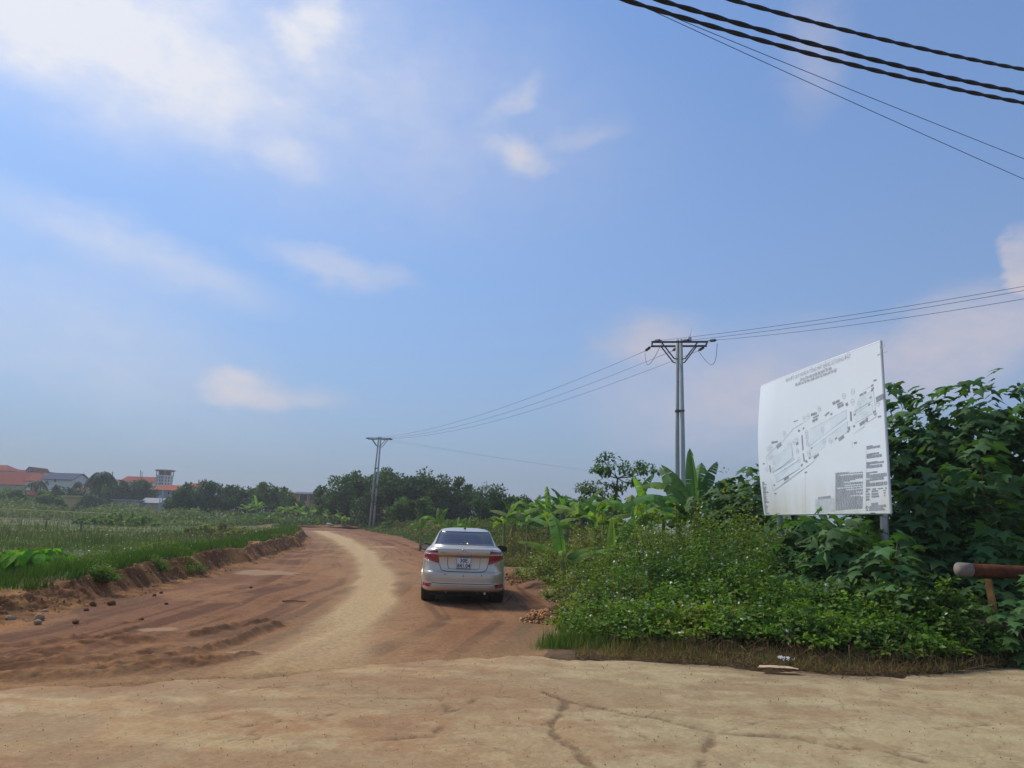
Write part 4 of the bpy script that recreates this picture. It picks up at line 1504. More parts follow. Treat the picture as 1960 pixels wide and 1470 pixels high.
# ------------------------------------------------------------------ utility poles and their lines
M['concrete'] = mat_plain('pole_concrete', S(172, 178, 172), .85, var=.16, scale=3, bump=.2)
M['galv'] = mat_plain('dark_steel_arm', S(78, 86, 98), .6, metal=.3, var=.15)
M['insul'] = mat_plain('insulator', S(60, 66, 78), .4, var=.1)
M['porcelain'] = mat_plain('porcelain', S(190, 198, 196), .3, var=.1)
M['wire'] = mat_plain('conductor', S(84, 92, 104), .5, metal=.3, var=.05)
M['cable'] = mat_plain('cable_sheath', (.012, .014, .022), .55, var=.2, scale=30)


def sag_pts(a, b, sag, n=24):
    a, b = np.array(a, float), np.array(b, float)
    return [a + (b - a) * t_ - np.array([0, 0, 4 * sag * t_ * (1 - t_)]) for t_ in np.linspace(0, 1, n)]


def pole_pair(base, rz, H, label, leanx, detail):
    o = empty('utility_pole', (base[0], base[1], base[2]), rz)
    tag(o, label, 'utility pole', 'twin concrete utility poles')
    tips = []
    for dx, dy in (((-.16, .12), (.16, -.12)) if detail else ((-.27, .1), (.27, -.1))):
        MB().tube([(dx, dy, -.5), (dx * .9 + leanx * .5, dy * .9, H * .5), (dx * .55 + leanx, dy * .55, H)], [.135, .12, .095], 14).build('pole', M['concrete'], o, True)
    for zz in (H * .30, H * .66):
        k = leanx * zz / H
        MB().tube([(-.24 + k, .2, zz), (.24 + k, -.2, zz)], .03, 6).box((k, 0, zz), (.50, .46, .09)).build('clamp_band', M['galv'], o)
    za = H - .22
    # two crossarms, fore and aft, with V braces
    for dy, zz in ((.34, za - .08), (-.34, za)):
        MB().box((leanx, dy, zz), (3.1, .09, .10)).build('crossarm', M['galv'], o)
        for sg in (-1, 1):
            MB().tube([(leanx + sg * 1.0, dy, zz), (leanx + sg * .30, dy, zz - .95), (leanx + sg * .1, dy, zz - .98)], .04, 6).build('brace', M['galv'], o)
    for sg in (-1, 1):
        MB().box((leanx + sg * 1.5, 0, za - .03), (.08, .75, .08)).build('arm_tie', M['galv'], o)
    return o, za


# near pole: about 42 m away, far pole: about 95 m
PN = at(1303, 1000, 41.5)
PN[2] = 0.1
HN = at(1302, 650, 41.5)[2] - .1
PF = at(711, 1000, 95.0)
PF[2] = .1
tf = at(727, 836, 95.0)
dirv = np.array([PF[0] - PN[0], PF[1] - PN[1]])
dirv /= np.linalg.norm(dirv)
rzl = math.atan2(dirv[1], dirv[0]) - math.pi / 2
rzl = R_(-9)
pn, zan = pole_pair(PN, rzl, HN, 'tall twin concrete pole with crossarms behind the banana plants', 0.0, True)
pf, zaf = pole_pair(PF, R_(-6), tf[2] - .1, 'far twin concrete pole leaning right in front of the dark trees', tf[0] - PF[0], False)


def loc2w(o, p):
    c_, s_ = math.cos(o.rotation_euler[2]), math.sin(o.rotation_euler[2])
    return np.array([o.location[0] + p[0] * c_ - p[1] * s_, o.location[1] + p[0] * s_ + p[1] * c_, o.location[2] + p[2]])


def insulator(o, p, q_):
    p, q_ = np.array(p, float), np.array(q_, float)
    MB().tube([p, p + (q_ - p) * .32, p + (q_ - p) * .34, p + (q_ - p) * .8, p + (q_ - p) * .82, q_], [.028, .028, .085, .085, .028, .028], 8).build('insulator', M['insul'], o)


def wire(name, label, pts, r, group, cat='wire'):
    o = MB().tube(pts, r, 5).build(name, M['wire'], None, True)
    tag(o, label, cat, group)


lean_f = tf[0] - PF[0]
names3 = ['outer left', 'middle', 'outer right']
WX = (-1.5, .05, 1.5)
for i, x_ in enumerate(WX):
    # toward the far pole (left, away)
    a_l = (x_, .36, zan - .05)
    b_l = (x_ - .38, .95, zan - .22)
    insulator(pn, a_l, b_l)
    A_w = loc2w(pn, b_l)
    c_l = (lean_f + x_, -.36, zaf - .05)
    d_l = (lean_f + x_ + .1, -1.0, zaf - .12)
    insulator(pf, c_l, d_l)
    wire('power_line', ['lowest of three thin wires running from near pole to far pole', 'middle of three thin wires running from near pole to far pole', 'highest of three thin wires running from near pole to far pole'][(2, 1, 0)[i]],
         sag_pts(A_w, loc2w(pf, d_l), 1.1), .011, 'thin power lines')
    # toward the next pole, out of frame right and nearer
    e_l = (x_, -.36, zan + .04)
    f_l = (x_ + .50, -.75, zan + .0)
    insulator(pn, e_l, f_l)
    E_w = loc2w(pn, f_l)
    tgt = at(1960, (548, 556, 572)[i], (30.5, 29.5, 28.0)[i])
    ext = E_w + (tgt - E_w) * 1.9 + np.array([0, 0, .5])
    ctrl = []
    for t_ in np.linspace(0, 1, 20):
        p_ = E_w + (ext - E_w) * t_
        s0 = 1 / 1.9
        dzc = -(.5 * s0) * (t_ / s0) if t_ < s0 else -(.5 * s0) * (1 - t_) / (1 - s0)
        ctrl.append(p_ + np.array([0, 0, 4 * -.55 * t_ * (1 - t_) + 4 * .55 * s0 * (1 - s0) * min(t_ / s0, 1.0) * (1 if t_ < s0 else (1 - t_) / (1 - s0)) + dzc]))
    wire('power_line', ['highest of three wires from the near pole to the right edge', 'middle of three wires from the near pole to the right edge', 'lowest of three wires from the near pole to the right edge'][i], ctrl, .011, 'thin power lines')
    # drooping jumper between the two dead ends
    if i != 1:
        sg = -1 if i == 0 else 1
        jp = [(b_l[0] * (1 - t_) + f_l[0] * t_ + .25 * sg * math.sin(math.pi * t_), b_l[1] * (1 - t_) + f_l[1] * t_, zan - .2 - 1.0 * math.sin(math.pi * t_)) for t_ in np.linspace(0, 1, 14)]
        MB().tube(jp, .014, 5).build('jumper_wire', M['wire'], pn, True)
MB().tube([(.55, -.1, zan), (.55, -.1, zan + .10), (.55, -.1, zan + .30), (.55, -.1, zan + .34)], [.05, .13, .13, .06], 10).tube([(.55, -.1, zan + .3), (.62, -.1, zan + .5), (.68, -.1, zan + .85)], [.02, .015, .01], 5).build('pin_insulator', M['porcelain'], pn, True)
# two thin wires dropping from the far pole to the far right
for i, (x_, ye_) in enumerate(((-.6, 926), (1.2, 934))):
    st = loc2w(pf, (lean_f + x_, .4, zaf - .05))
    wire('distant_power_line', ['upper faint wire sagging right from the far pole', 'lower faint wire sagging right from the far pole'][i], sag_pts(st, at(1560, ye_, 235.0), 2.0), .007, 'faint distant wires')

# thick twisted service cables overhead, upper right
CABS = [((1395, -2), (1960, 133), 6.7, 8.7, .020, 'uppermost of three thick black twisted cables, upper right corner'),
        ((1252, -3), (1960, 178), 6.6, 8.6, .022, 'middle one of three thick black twisted cables, upper right corner'),
        ((1190, -2), (1960, 197), 6.5, 8.5, .021, 'lowest of three thick black twisted cables, upper right corner')]
MIDS = [(1675, 72), (1600, 96), (1570, 108)]
for (pa, pb, ya, yb_, r__, lab), pm in zip(CABS, MIDS):
    # hangs in one vertical plane: straight in plan, a shallow catenary in height
    a, b = at(*pa, ya), at(*pb, yb_)
    hn_ = np.array([-(b - a)[1], (b - a)[0], 0])
    dm_ = ray(*pm)
    m_ = cC + dm_ * (((a - cC) @ hn_) / (dm_ @ hn_))
    tm = np.linalg.norm((m_ - a)[:2]) / np.linalg.norm((b - a)[:2])
    P_ = np.linalg.solve(np.array([[1, 0, 0], [1, tm, tm * tm], [1, 1, 1]]), np.stack([a, m_, b]))
    cab = empty('overhead_cable', tuple(b))
    tag(cab, lab, 'cable', 'thick twisted overhead cables')
    ts = np.linspace(-2.4, 3.2, 900)
    C_ = P_[0] + ts[:, None] * P_[1] + (ts ** 2)[:, None] * P_[2]
    side_ = np.cross(P_[1], [0, 0, 1.0])
    side_ /= np.linalg.norm(side_)
    upv = np.cross(side_, P_[1])
    upv /= np.linalg.norm(upv)
    run_ = np.concatenate([[0], np.cumsum(np.linalg.norm(np.diff(C_, axis=0), axis=1))])
    for ph in (0, math.pi):
        q_ = run_ * 2 * math.pi / .62 + ph
        pts = C_ + (np.cos(q_)[:, None] * side_ + np.sin(q_)[:, None] * upv) * r__ * .42 - b
        MB().tube(list(pts), r__ * .80, 6).build('strand', M['cable'], cab, True)
for i, (pa, pm, pb, ya, yb_) in enumerate((((1205, -2), (1600, 150), (1960, 304), 8.6, 10.8), ((1200, -2), (1600, 185), (1960, 343), 8.6, 10.6))):
    a, b = at(*pa, ya), at(*pb, yb_)
    ts = np.linspace(-2.0, 3.0, 40)
    P_ = np.stack([a, b - a - np.array([0, 0, .06]), np.array([0, 0, .06])])
    o = MB().tube(list(P_[0] + ts[:, None] * P_[1] + (ts ** 2)[:, None] * P_[2]), .0045, 5).build('thin_overhead_wire', M['cable'], None, True)
    tag(o, ['upper of two thin wires below the thick cables, upper right', 'lower of two thin wires below the thick cables, upper right'][i], 'wire', 'thin wires under the cables')

# ------------------------------------------------------------------ rusty barrier at the right edge
M['rust'] = mat_plain('rust', S(92, 56, 40), .95, spec=.1, var=.45, scale=7, bump=.3)
M['ochre'] = mat_plain('weathered_ochre_paint', S(150, 112, 62), .9, var=.4, scale=6, bump=.2)
M['oldstone'] = mat_plain('dirty_concrete', S(132, 116, 98), .95, var=.35, scale=5, bump=.5)
ba_, bb_ = at(1836, 1090, 10.6), at(2060, 1100, 10.9)
bar = empty('road_barrier', (ba_[0], ba_[1], 0))
tag(bar, 'rusty horizontal pipe barrier sticking out of the bushes at the right edge', 'barrier')
d_ = (bb_ - ba_) / np.linalg.norm(bb_ - ba_)
rel = lambda p: np.array(p) - np.array([ba_[0], ba_[1], 0])
MB().tube([rel(ba_), rel(ba_ + d_ * 4.0)], .088, 24).build('pipe', M['rust'], bar, True)
MB().tube([rel(ba_ - d_ * .012), rel(ba_ + d_ * .16)], .094, 24).build('end_cap', mat_plain('bare_metal_cap', S(128, 120, 110), .9, metal=.1, var=.25, scale=9), bar, True)
p0, p1 = at(1891, 1108, 10.75), at(1903, 1175, 10.70)
MB().tube([rel(p0), rel((p0 + p1) / 2), rel(p1)], [.052, .055, .058], 4).build('stay', M['ochre'], bar)
p2 = at(1880, 1200, 10.7)
sb = MB()
sb.box(rel((p2[0], p2[1], .28)), (.62, .42, .56), .12, (.92, .9))
o = sb.build('concrete_block', M['oldstone'], None)
o.location = (ba_[0], ba_[1], 0)
tag(o, 'dirty concrete block under the rusty pipe barrier', 'block')
# ------------------------------------------------------------------ plants: builders
def crown_leaves(centers, crad, nper, leaf, cols, up=.5, droop=0.0, T=LEAF_T, TF=LEAF_F):
    """leaf faces filling clumps; light and dark clumps by their own leaf colour"""
    nc_ = len(centers)
    idx = np.repeat(np.arange(nc_), nper)
    n = len(idx)
    d = rng.normal(0, 1, (n, 3))
    d /= np.linalg.norm(d, axis=1, keepdims=True) + 1e-9
    rr = rng.random(n) ** .45
    pos = centers[idx] + d * (rr * crad[idx])[:, None] * np.array([1, 1, .75])
    nrm = d * .6 + rng.normal(0, .45, (n, 3)) + np.array([0, 0, up])
    tip = d + rng.normal(0, .7, (n, 3)) + np.array([0, 0, -droop])
    sz = leaf * (.6 + .8 * rng.random(n))
    return stamp(T, TF, pos, frames(tip, nrm), sz, jitter(cols[idx], n, .22, .08))


def tree(name, label, base, H, rx_, ry_, ncl, nper, leaf, col, group, trunk_h=.3, cat='tree', crad=None, shape=1.0, airy=0.0, spread=.25):
    b = np.array(base, float)
    o = empty(name, tuple(b))
    tag(o, label, cat, group)
    zc = H * (trunk_h + 1) / 2
    rz_ = H * (1 - trunk_h) / 2
    d = rng.normal(0, 1, (ncl, 3))
    d /= np.linalg.norm(d, axis=1, keepdims=True)
    d[:, 2] = np.where(d[:, 2] < -.8, -d[:, 2] * .5, d[:, 2])
    rr = (.4 + .6 * rng.random(ncl) ** .5) * (1 + .25 * (rng.random(ncl) - .5))
    stick = rng.random(ncl) < .22
    rr = np.where(stick, rr * 1.2 + .08, rr)
    cen = d * rr[:, None] * np.array([rx_, ry_, rz_]) * .86 + np.array([0, 0, zc])
    cr = (crad or .30) * min(rx_, rz_) * (.6 + .9 * rng.random(ncl)) * np.where(stick, .55, 1.0)
    c0 = np.asarray(col, float)
    cc = c0 * (1 + spread * 2 * (rng.random((ncl, 1)) - .5)) * (1 + .14 * (rng.random((ncl, 3)) - .5))
    V, F, C = crown_leaves(cen, cr, nper, leaf, cc)
    mk('crown', V, F, M['leaf'], o, col=C)
    tr = MB()
    tw = max(.05, H * .018)
    tops = np.array([rng.normal(0, .06) * rx_, rng.normal(0, .06) * ry_, zc])
    tr.tube([(0, 0, -.3), tops * .4 * np.array([1, 1, .6]) + np.array([.05, 0, 0]), tops], [tw * 1.25, tw, tw * .45], 8)
    for i in range(0, ncl, max(1, ncl // 14)):
        e = cen[i]
        s_ = tops * rng.uniform(.35, .9)
        tr.tube([s_, (s_ + e) / 2 + np.array([0, 0, .06 * H * rng.random()]), e], [tw * .45, tw * .28, tw * .1], 5)
    tr.build('trunk', M['bark'], o, True)
    return o


def arch_leaf(L, wid, th0, th1, seed, torn=.5, dry=False):
    """banana leaf: petiole, arched midrib and a blade torn into strips"""
    r_ = random.Random(seed)
    ns = 15
    pts, th = [np.array([0.0, 0, 0])], []
    pet = .16
    for i in range(ns + 1):
        q_ = i / ns
        a = th0 + (th1 - th0) * q_ ** 1.4
        th.append(a)
        pts.append(pts[-1] + np.array([0, math.cos(a), math.sin(a)]) * L / (ns + 1))
    V, F = [], []
    rib_r = lambda q_: .022 * L * .5 * (1 - .85 * q_)
    for i, p in enumerate(pts):
        q_ = i / (ns + 1)
        a = th[min(i, ns)]
        up = np.array([0, -math.sin(a), math.cos(a)])
        for k in (-1, 0, 1):
            V.append(p + np.array([k * rib_r(q_), 0, 0]) + up * (-.7 * rib_r(q_) if k == 0 else .0))
    for i in range(ns + 1):
        b = i * 3
        F += [(b, b + 3, b + 4, b + 1), (b + 1, b + 4, b + 5, b + 2)]
    fold = -.30 - .25 * r_.random()
    for sg in (-1, 1):
        open_ = 0.0
        for i in range(2, ns + 1):
            q0, q1 = (i - 1) / ns, i / ns
            f0 = lambda q_: wid * (max(0.0, math.sin(math.pi * min(1, (q_ * .93 + .07)) ** .8)) ** .55)
            p0, p1 = pts[i], pts[i + 1]
            a = th[min(i, ns)]
            up = np.array([0, -math.sin(a), math.cos(a)])
            tgt = np.array([0, math.cos(a), math.sin(a)])
            if r_.random() < torn:
                open_ = r_.uniform(-.5, .1)
            dz = fold + open_ * .8
            gap = .16 if r_.random() < torn else .0
            w0, w1 = f0(q0), f0(q1)
            dirx = np.array([sg * math.cos(dz), 0, 0])
            e0 = p0 + dirx * w0 + up * math.sin(dz) * w0 + tgt * (.10 * w0 + gap * .5 * L / ns)
            e1 = p1 + dirx * w1 + up * math.sin(dz) * w1 + tgt * (.10 * w1 - gap * L / ns)
            m0 = p0 + (e0 - p0) * .5 + up * .05 * w0
            m1 = p1 + (e1 - p1) * .5 + up * .05 * w1
            b = len(V)
            V += [p0, p1, m1, m0, e1, e0]
            F += [(b, b + 1, b + 2, b + 3), (b + 3, b + 2, b + 4, b + 5)] if sg > 0 else [(b + 3, b + 2, b + 1, b), (b + 5, b + 4, b + 2, b + 3)]
    return V, F


M['banana'] = mat_leaf('banana_leaf', S(122, 156, 66), trans=.42, rough=.6, spec=.12, rnd=.22, scale=3)
M['banana_dark'] = mat_leaf('banana_leaf_deep', S(104, 142, 74), trans=.38, rough=.6, spec=.12, rnd=.22, scale=3)
M['banana_dry'] = mat_leaf('banana_leaf_dry', S(150, 126, 78), trans=.2, rough=.8, rnd=.2, scale=4)
M['pseudo'] = mat_plain('banana_stem', S(128, 132, 78), .7, var=.3, scale=5)
for mn in ('banana', 'banana_dark'):
    n_, l_ = M[mn].node_tree.nodes, M[mn].node_tree.links
    tx_ = n_.new('ShaderNodeTexCoord')
    wv = N(n_, 'ShaderNodeTexWave', bands_direction='Y', i_Scale=26.0, i_Distortion=2.5, i_Detail=3.0)
    l_.new(tx_.outputs['Object'], wv.inputs['Vector'])
    bp_n = N(n_, 'ShaderNodeBump', i_Strength=.5, i_Distance=.006)
    l_.new(wv.outputs[1], bp_n.inputs['Height'])
    l_.new(bp_n.outputs[0], n_['Principled BSDF'].inputs['Normal'])
    pb = n_['Principled BSDF'].inputs['Base Color']
    mv = N(n_, 'ShaderNodeMix', data_type='RGBA', blend_type='MULTIPLY')
    mv.inputs[0].default_value = .35
    l_.new(pb.links[0].from_socket, mv.inputs[6])
    l_.new(wv.outputs[0], mv.inputs[7])
    l_.new(mv.outputs[2], pb)
BLV = {}
for mk_ in ('banana', 'banana_dark'):
    BLV[mk_] = {}
    for kind, (a, b, w_, tn) in {'spear': (84, 66, .12, .1), 'up': (74, 22, .15, .4), 'arch': (64, -35, .16, .55), 'wide': (48, -55, .16, .6), 'flat': (30, -8, .175, .3), 'droop': (34, -72, .15, .7)}.items():
        BLV[mk_][kind] = [meshdata('leaf', *arch_leaf(1.0, w_, R_(a), R_(b), hash((kind, s_)) % 1000 if False else len(kind) * 31 + s_, tn), M[mk_]) for s_ in range(2)]
BDRY = [meshdata('dry_leaf', *arch_leaf(1.0, .08, R_(-40), R_(-86), 77 + s_, .8), M['banana_dry']) for s_ in range(2)]


def banana(label, base, H, L, leaves, mat='banana', group='banana plants', stem=None, dry=0):
    """leaves: list of (kind, azimuth deg clockwise from camera-right, scale)"""
    o = empty('banana_plant', tuple(base), 0)
    tag(o, label, 'banana plant', group)
    sh = max(.15, (H if stem is None else stem) - .38 * L)
    MB().tube([(0, 0, -.2), (.02, 0, sh * .5), (.0, .01, sh), (0, 0, sh + L * .12)], [L * .065 + .02, L * .055 + .01, L * .04, L * .02], 9).build('stem', M['pseudo'], o, True)
    for i, (kind, azd, sc) in enumerate(leaves):
        k = BLV[mat][kind][i % 2]
        inst('leaf', k, o, (0, 0, sh - .05 * L + .08 * L * (i % 3)), (0, 0, R_(azd - 90)), (L * sc,) * 3)
    for i in range(dry):
        inst('dry_leaf', BDRY[i % 2], o, (0, 0, sh * .9), (0, 0, rng.random() * 6.28), (L * .8,) * 3)
    return o


def rnd_leaves(n, seed):
    r_ = random.Random(seed)
    ks = ['arch', 'wide', 'up', 'flat', 'wide', 'arch', 'droop', 'wide', 'arch', 'droop', 'flat']
    return [(ks[(i + seed) % len(ks)], i * 137.5 + r_.uniform(-20, 20), r_.uniform(.75, 1.1)) for i in range(n)]


# ------------------------------------------------------------------ banana plants, right of the road
def on(px, Y):
    p = at(px, 1000, Y)
    return np.array([p[0], Y, float(land(p[0], Y))])


def zat(px, py, Y): return float(at(px, py, Y)[2])


b0 = on(1332, 22.0)
banana('largest banana plant, tall torn leaves below the near utility pole', b0, 0, 2.1,
       [('up', 120, 1.0), ('up', 68, 1.1), ('spear', 95, .95), ('arch', 10, 1.0), ('wide', 178, 1.2), ('arch', 160, 1.0), ('arch', 205, .9), ('wide', -25, .8), ('up', 45, 1.0), ('flat', 220, .9), ('wide', 250, .9), ('up', 140, .9)], 'banana_dark', stem=zat(1332, 945, 22) - b0[2])
b0 = on(1300, 23.5)
banana('torn banana plant just left of the largest one under the pole', b0, 0, 1.7, rnd_leaves(8, 3) + [('up', 110, 1.1)], 'banana_dark', stem=zat(1300, 950, 23.5) - b0[2])
b0 = on(1382, 24.5)
banana('torn banana plant just right of the largest one under the pole', b0, 0, 1.6, rnd_leaves(8, 5) + [('arch', 0, 1.2)], 'banana_dark', stem=zat(1380, 950, 24.5) - b0[2])
b0 = on(1078, 17.5)
banana('young banana plant with wide flat leaves, nearest to the car', b0, 0, 1.15,
       [('flat', 8, 1.15), ('up', 108, 1.2), ('flat', 172, .95), ('wide', 45, .8), ('flat', 25, 1.0), ('droop', 265, .6), ('droop', 300, .5)], stem=zat(1076, 1035, 17.5) - b0[2])
b0 = on(1172, 17.0)
banana('young banana plant with one upright spear leaf among white flowers', b0, 0, 1.15,
       [('spear', 85, .95), ('up', 38, 1.25), ('flat', 12, .7), ('droop', 262, .8), ('flat', 168, .5), ('wide', 200, .5)], stem=zat(1172, 1040, 17) - b0[2], dry=1)
rowb = [(985, 972, 33, 1.3), (1020, 962, 34, 1.4), (1048, 955, 32, 1.5), (1085, 952, 31, 1.6), (1110, 960, 27, 1.4), (1140, 968, 26, 1.4), (1180, 955, 29, 1.7), (1212, 950, 27, 1.7), (1245, 958, 25, 1.5), (1270, 975, 23, 1.3), (965, 985, 30, 1.1), (1060, 985, 26, 1.2), (1010, 985, 28, 1.2), (1215, 985, 23, 1.3), (1155, 985, 23, 1.2)]
desc = ['leftmost banana plant of the row behind the car', 'second banana plant from the left in the row behind the car', 'banana plant with tall crown left of the slender sapling', 'banana plant in the thick of the row left of the slender sapling',
        'lower banana plant in front of the sapling row', 'low banana plant under the twisted small tree', 'banana plant under the slender sapling crown', 'banana plant right of the slender sapling trunk', 'banana plant between sapling and the largest banana plant',
        'short banana plant at the foot of the largest one', 'short banana plant at the road end of the row', 'short banana plant in front of the row middle', 'short banana plant second in front of the row', 'short banana plant behind the spear-leaf plant', 'short banana plant between the two young plants']
for i, ((px, py, Y, L), d_) in enumerate(zip(rowb, desc)):
    b0 = on(px, Y)
    st = max(.25, zat(px, py, Y) - b0[2])
    banana(d_, b0, 0, L, rnd_leaves(9, 20 + i), 'banana' if i % 3 else 'banana_dark', stem=st, dry=2 if i in (0, 2, 4, 12) else 0)
for px, py, Y, L, d_ in ((840, 987, 38, 1.25, 'pale young banana plant standing just above the car roof'), (806, 1002, 42, .9, 'small pale banana shoot left of the one above the car'), (880, 1003, 36, 1.0, 'low banana plant behind the car roof, right side'),
                         (858, 1004, 34, .8, 'low banana plant peeping over the car roof'), (902, 1002, 33, .9, 'low banana plant behind the right car mirror')):
    b0 = on(px, Y)
    banana(d_, b0, 0, L, [('up', 100, 1.0), ('up', 55, .9), ('wide', 175, .95), ('arch', 150, .9), ('wide', 8, .8), ('droop', 215, .7)], stem=max(.2, zat(px, py, Y) - b0[2]))
for i, (px, py, Y) in enumerate(((548, 968, 112), (572, 972, 112), (592, 976, 108), (612, 974, 108), (632, 980, 104), (470, 966, 118), (490, 962, 118), (655, 985, 100))):
    b0 = on(px, Y)
    banana(['banana plant left of the orange house, far behind the road', 'banana plant below the orange house, far left one', 'banana plant below the orange house, middle one', 'banana plant below the orange house, far right one', 'banana plant at the left foot of the dark trees',
            'banana plant below the left tree group, left one', 'banana plant below the left tree group, right one', 'banana plant hidden at the foot of the large dark tree'][i], b0, 0, 2.2, rnd_leaves(8, 60 + i), 'banana', 'far banana plants', stem=max(.4, zat(px, py, Y) - b0[2]))

# ------------------------------------------------------------------ weedy flowering thicket on the right
FLOWER_T = np.array([[math.cos(a) * (1.0 if i % 2 == 0 else .35), math.sin(a) * (1.0 if i % 2 == 0 else .35), .0] for i, a in enumerate(np.linspace(0, 2 * math.pi, 10, endpoint=False))])
FLOWER_F = np.array([[0, 1, 9], [2, 3, 1], [4, 5, 3], [6, 7, 5], [8, 9, 7], [1, 3, 5], [1, 5, 7], [1, 7, 9]])


def bush(label, base, h, rx_, ry_, n, leaf, cols, flowers=0, group='weedy bushes on the right', name='weed_bush', cat='bush', seed=0):
    o = empty(name, tuple(base))
    tag(o, label, cat, group)
    # upright shoots carrying leaves; dome outline with uneven shoot tips
    ns = max(30, n // 45)
    a = rng.random(ns) * 2 * math.pi
    r = rng.random(ns) ** .55
    sx, sy = r * np.cos(a) * rx_, r * np.sin(a) * ry_
    top = h * (1 - .85 * r ** 1.9) * (.40 + .75 * rng.random(ns) ** .8) * np.where(rng.random(ns) < .10, 1.35, 1.0)
    idx = rng.integers(0, ns, n)
    q_ = rng.random(n) ** .6
    lean = np.stack([sx[idx], sy[idx]], -1) * .25
    pos = np.stack([sx[idx] + lean[:, 0] * q_ + rng.normal(0, .07, n), sy[idx] + lean[:, 1] * q_ + rng.normal(0, .07, n), top[idx] * q_ + rng.normal(0, .03, n) + .02], -1)
    out = np.stack([pos[:, 0] / rx_, pos[:, 1] / ry_, np.full(n, .5)], -1)
    nrm = out * .5 + rng.normal(0, .5, (n, 3)) + np.array([0, 0, .7])
    tip = rng.normal(0, 1, (n, 3)) * np.array([1, 1, .4]) + out * .3
    cols = [np.asarray(c_) for c_ in cols]
    pick = (rng.random(ns) * len(cols)).astype(int)
    cs_ = np.stack(cols)[pick] * (1 + .35 * (rng.random((ns, 1)) - .5))
    V, F, C = stamp(LEAF_T, LEAF_F, pos, frames(tip, nrm), leaf * (.55 + .9 * rng.random(n)), jitter(cs_[idx], n, .2, .08))
    mk('foliage', V, F, M['leaf'], o, col=C)
    st = MB()
    for i in range(0, ns, max(1, ns // 40)):
        st.tube([(sx[i] * .6, sy[i] * .6, -.05), (sx[i] * .85, sy[i] * .85, top[i] * .5), (sx[i] * 1.2, sy[i] * 1.2, top[i] * .97)], [.010, .008, .004], 4, cap=False)
    st.build('stems', M['twig'], o)
    if leaf < .1:
        m = int(40 + 60 * rx_)
        j = rng.integers(0, ns, m)
        bp_ = np.stack([sx[j] * 1.05, sy[j] * 1.05, top[j] * .35], -1)
        V, F, C = blades(bp_, top[j] * .55 + .30 * h * rng.random(m) + .08, .006 + .007 * rng.random(m), jitter(np.stack([S(118, 128, 62), S(140, 124, 80), S(96, 120, 50)])[rng.integers(0, 3, m)], m, .2), .7, name=None)
        mk('grass_blades', V, F, M['grass'], o, col=C)['kind'] = 'stuff'
    if flowers:
        k = rng.integers(0, n, int(flowers * .7) + 1)
        k = k[q_[k] > .55] if (q_[k] > .55).any() else k
        m = len(k)
        fp = pos[k] + np.array([0, 0, .05]) + out[k] * .06
        fn = rng.normal(0, .5, (m, 3)) + np.array([-.1, -.6, .6])
        V, F, C = stamp(FLOWER_T, FLOWER_F, fp, frames(rng.normal(0, 1, (m, 3)), fn), .020 + .016 * rng.random(m), jitter(S(228, 224, 196), m, .1))
        mk('flowers', V, F, M['petal'], o, col=C)['kind'] = 'stuff'
    return o


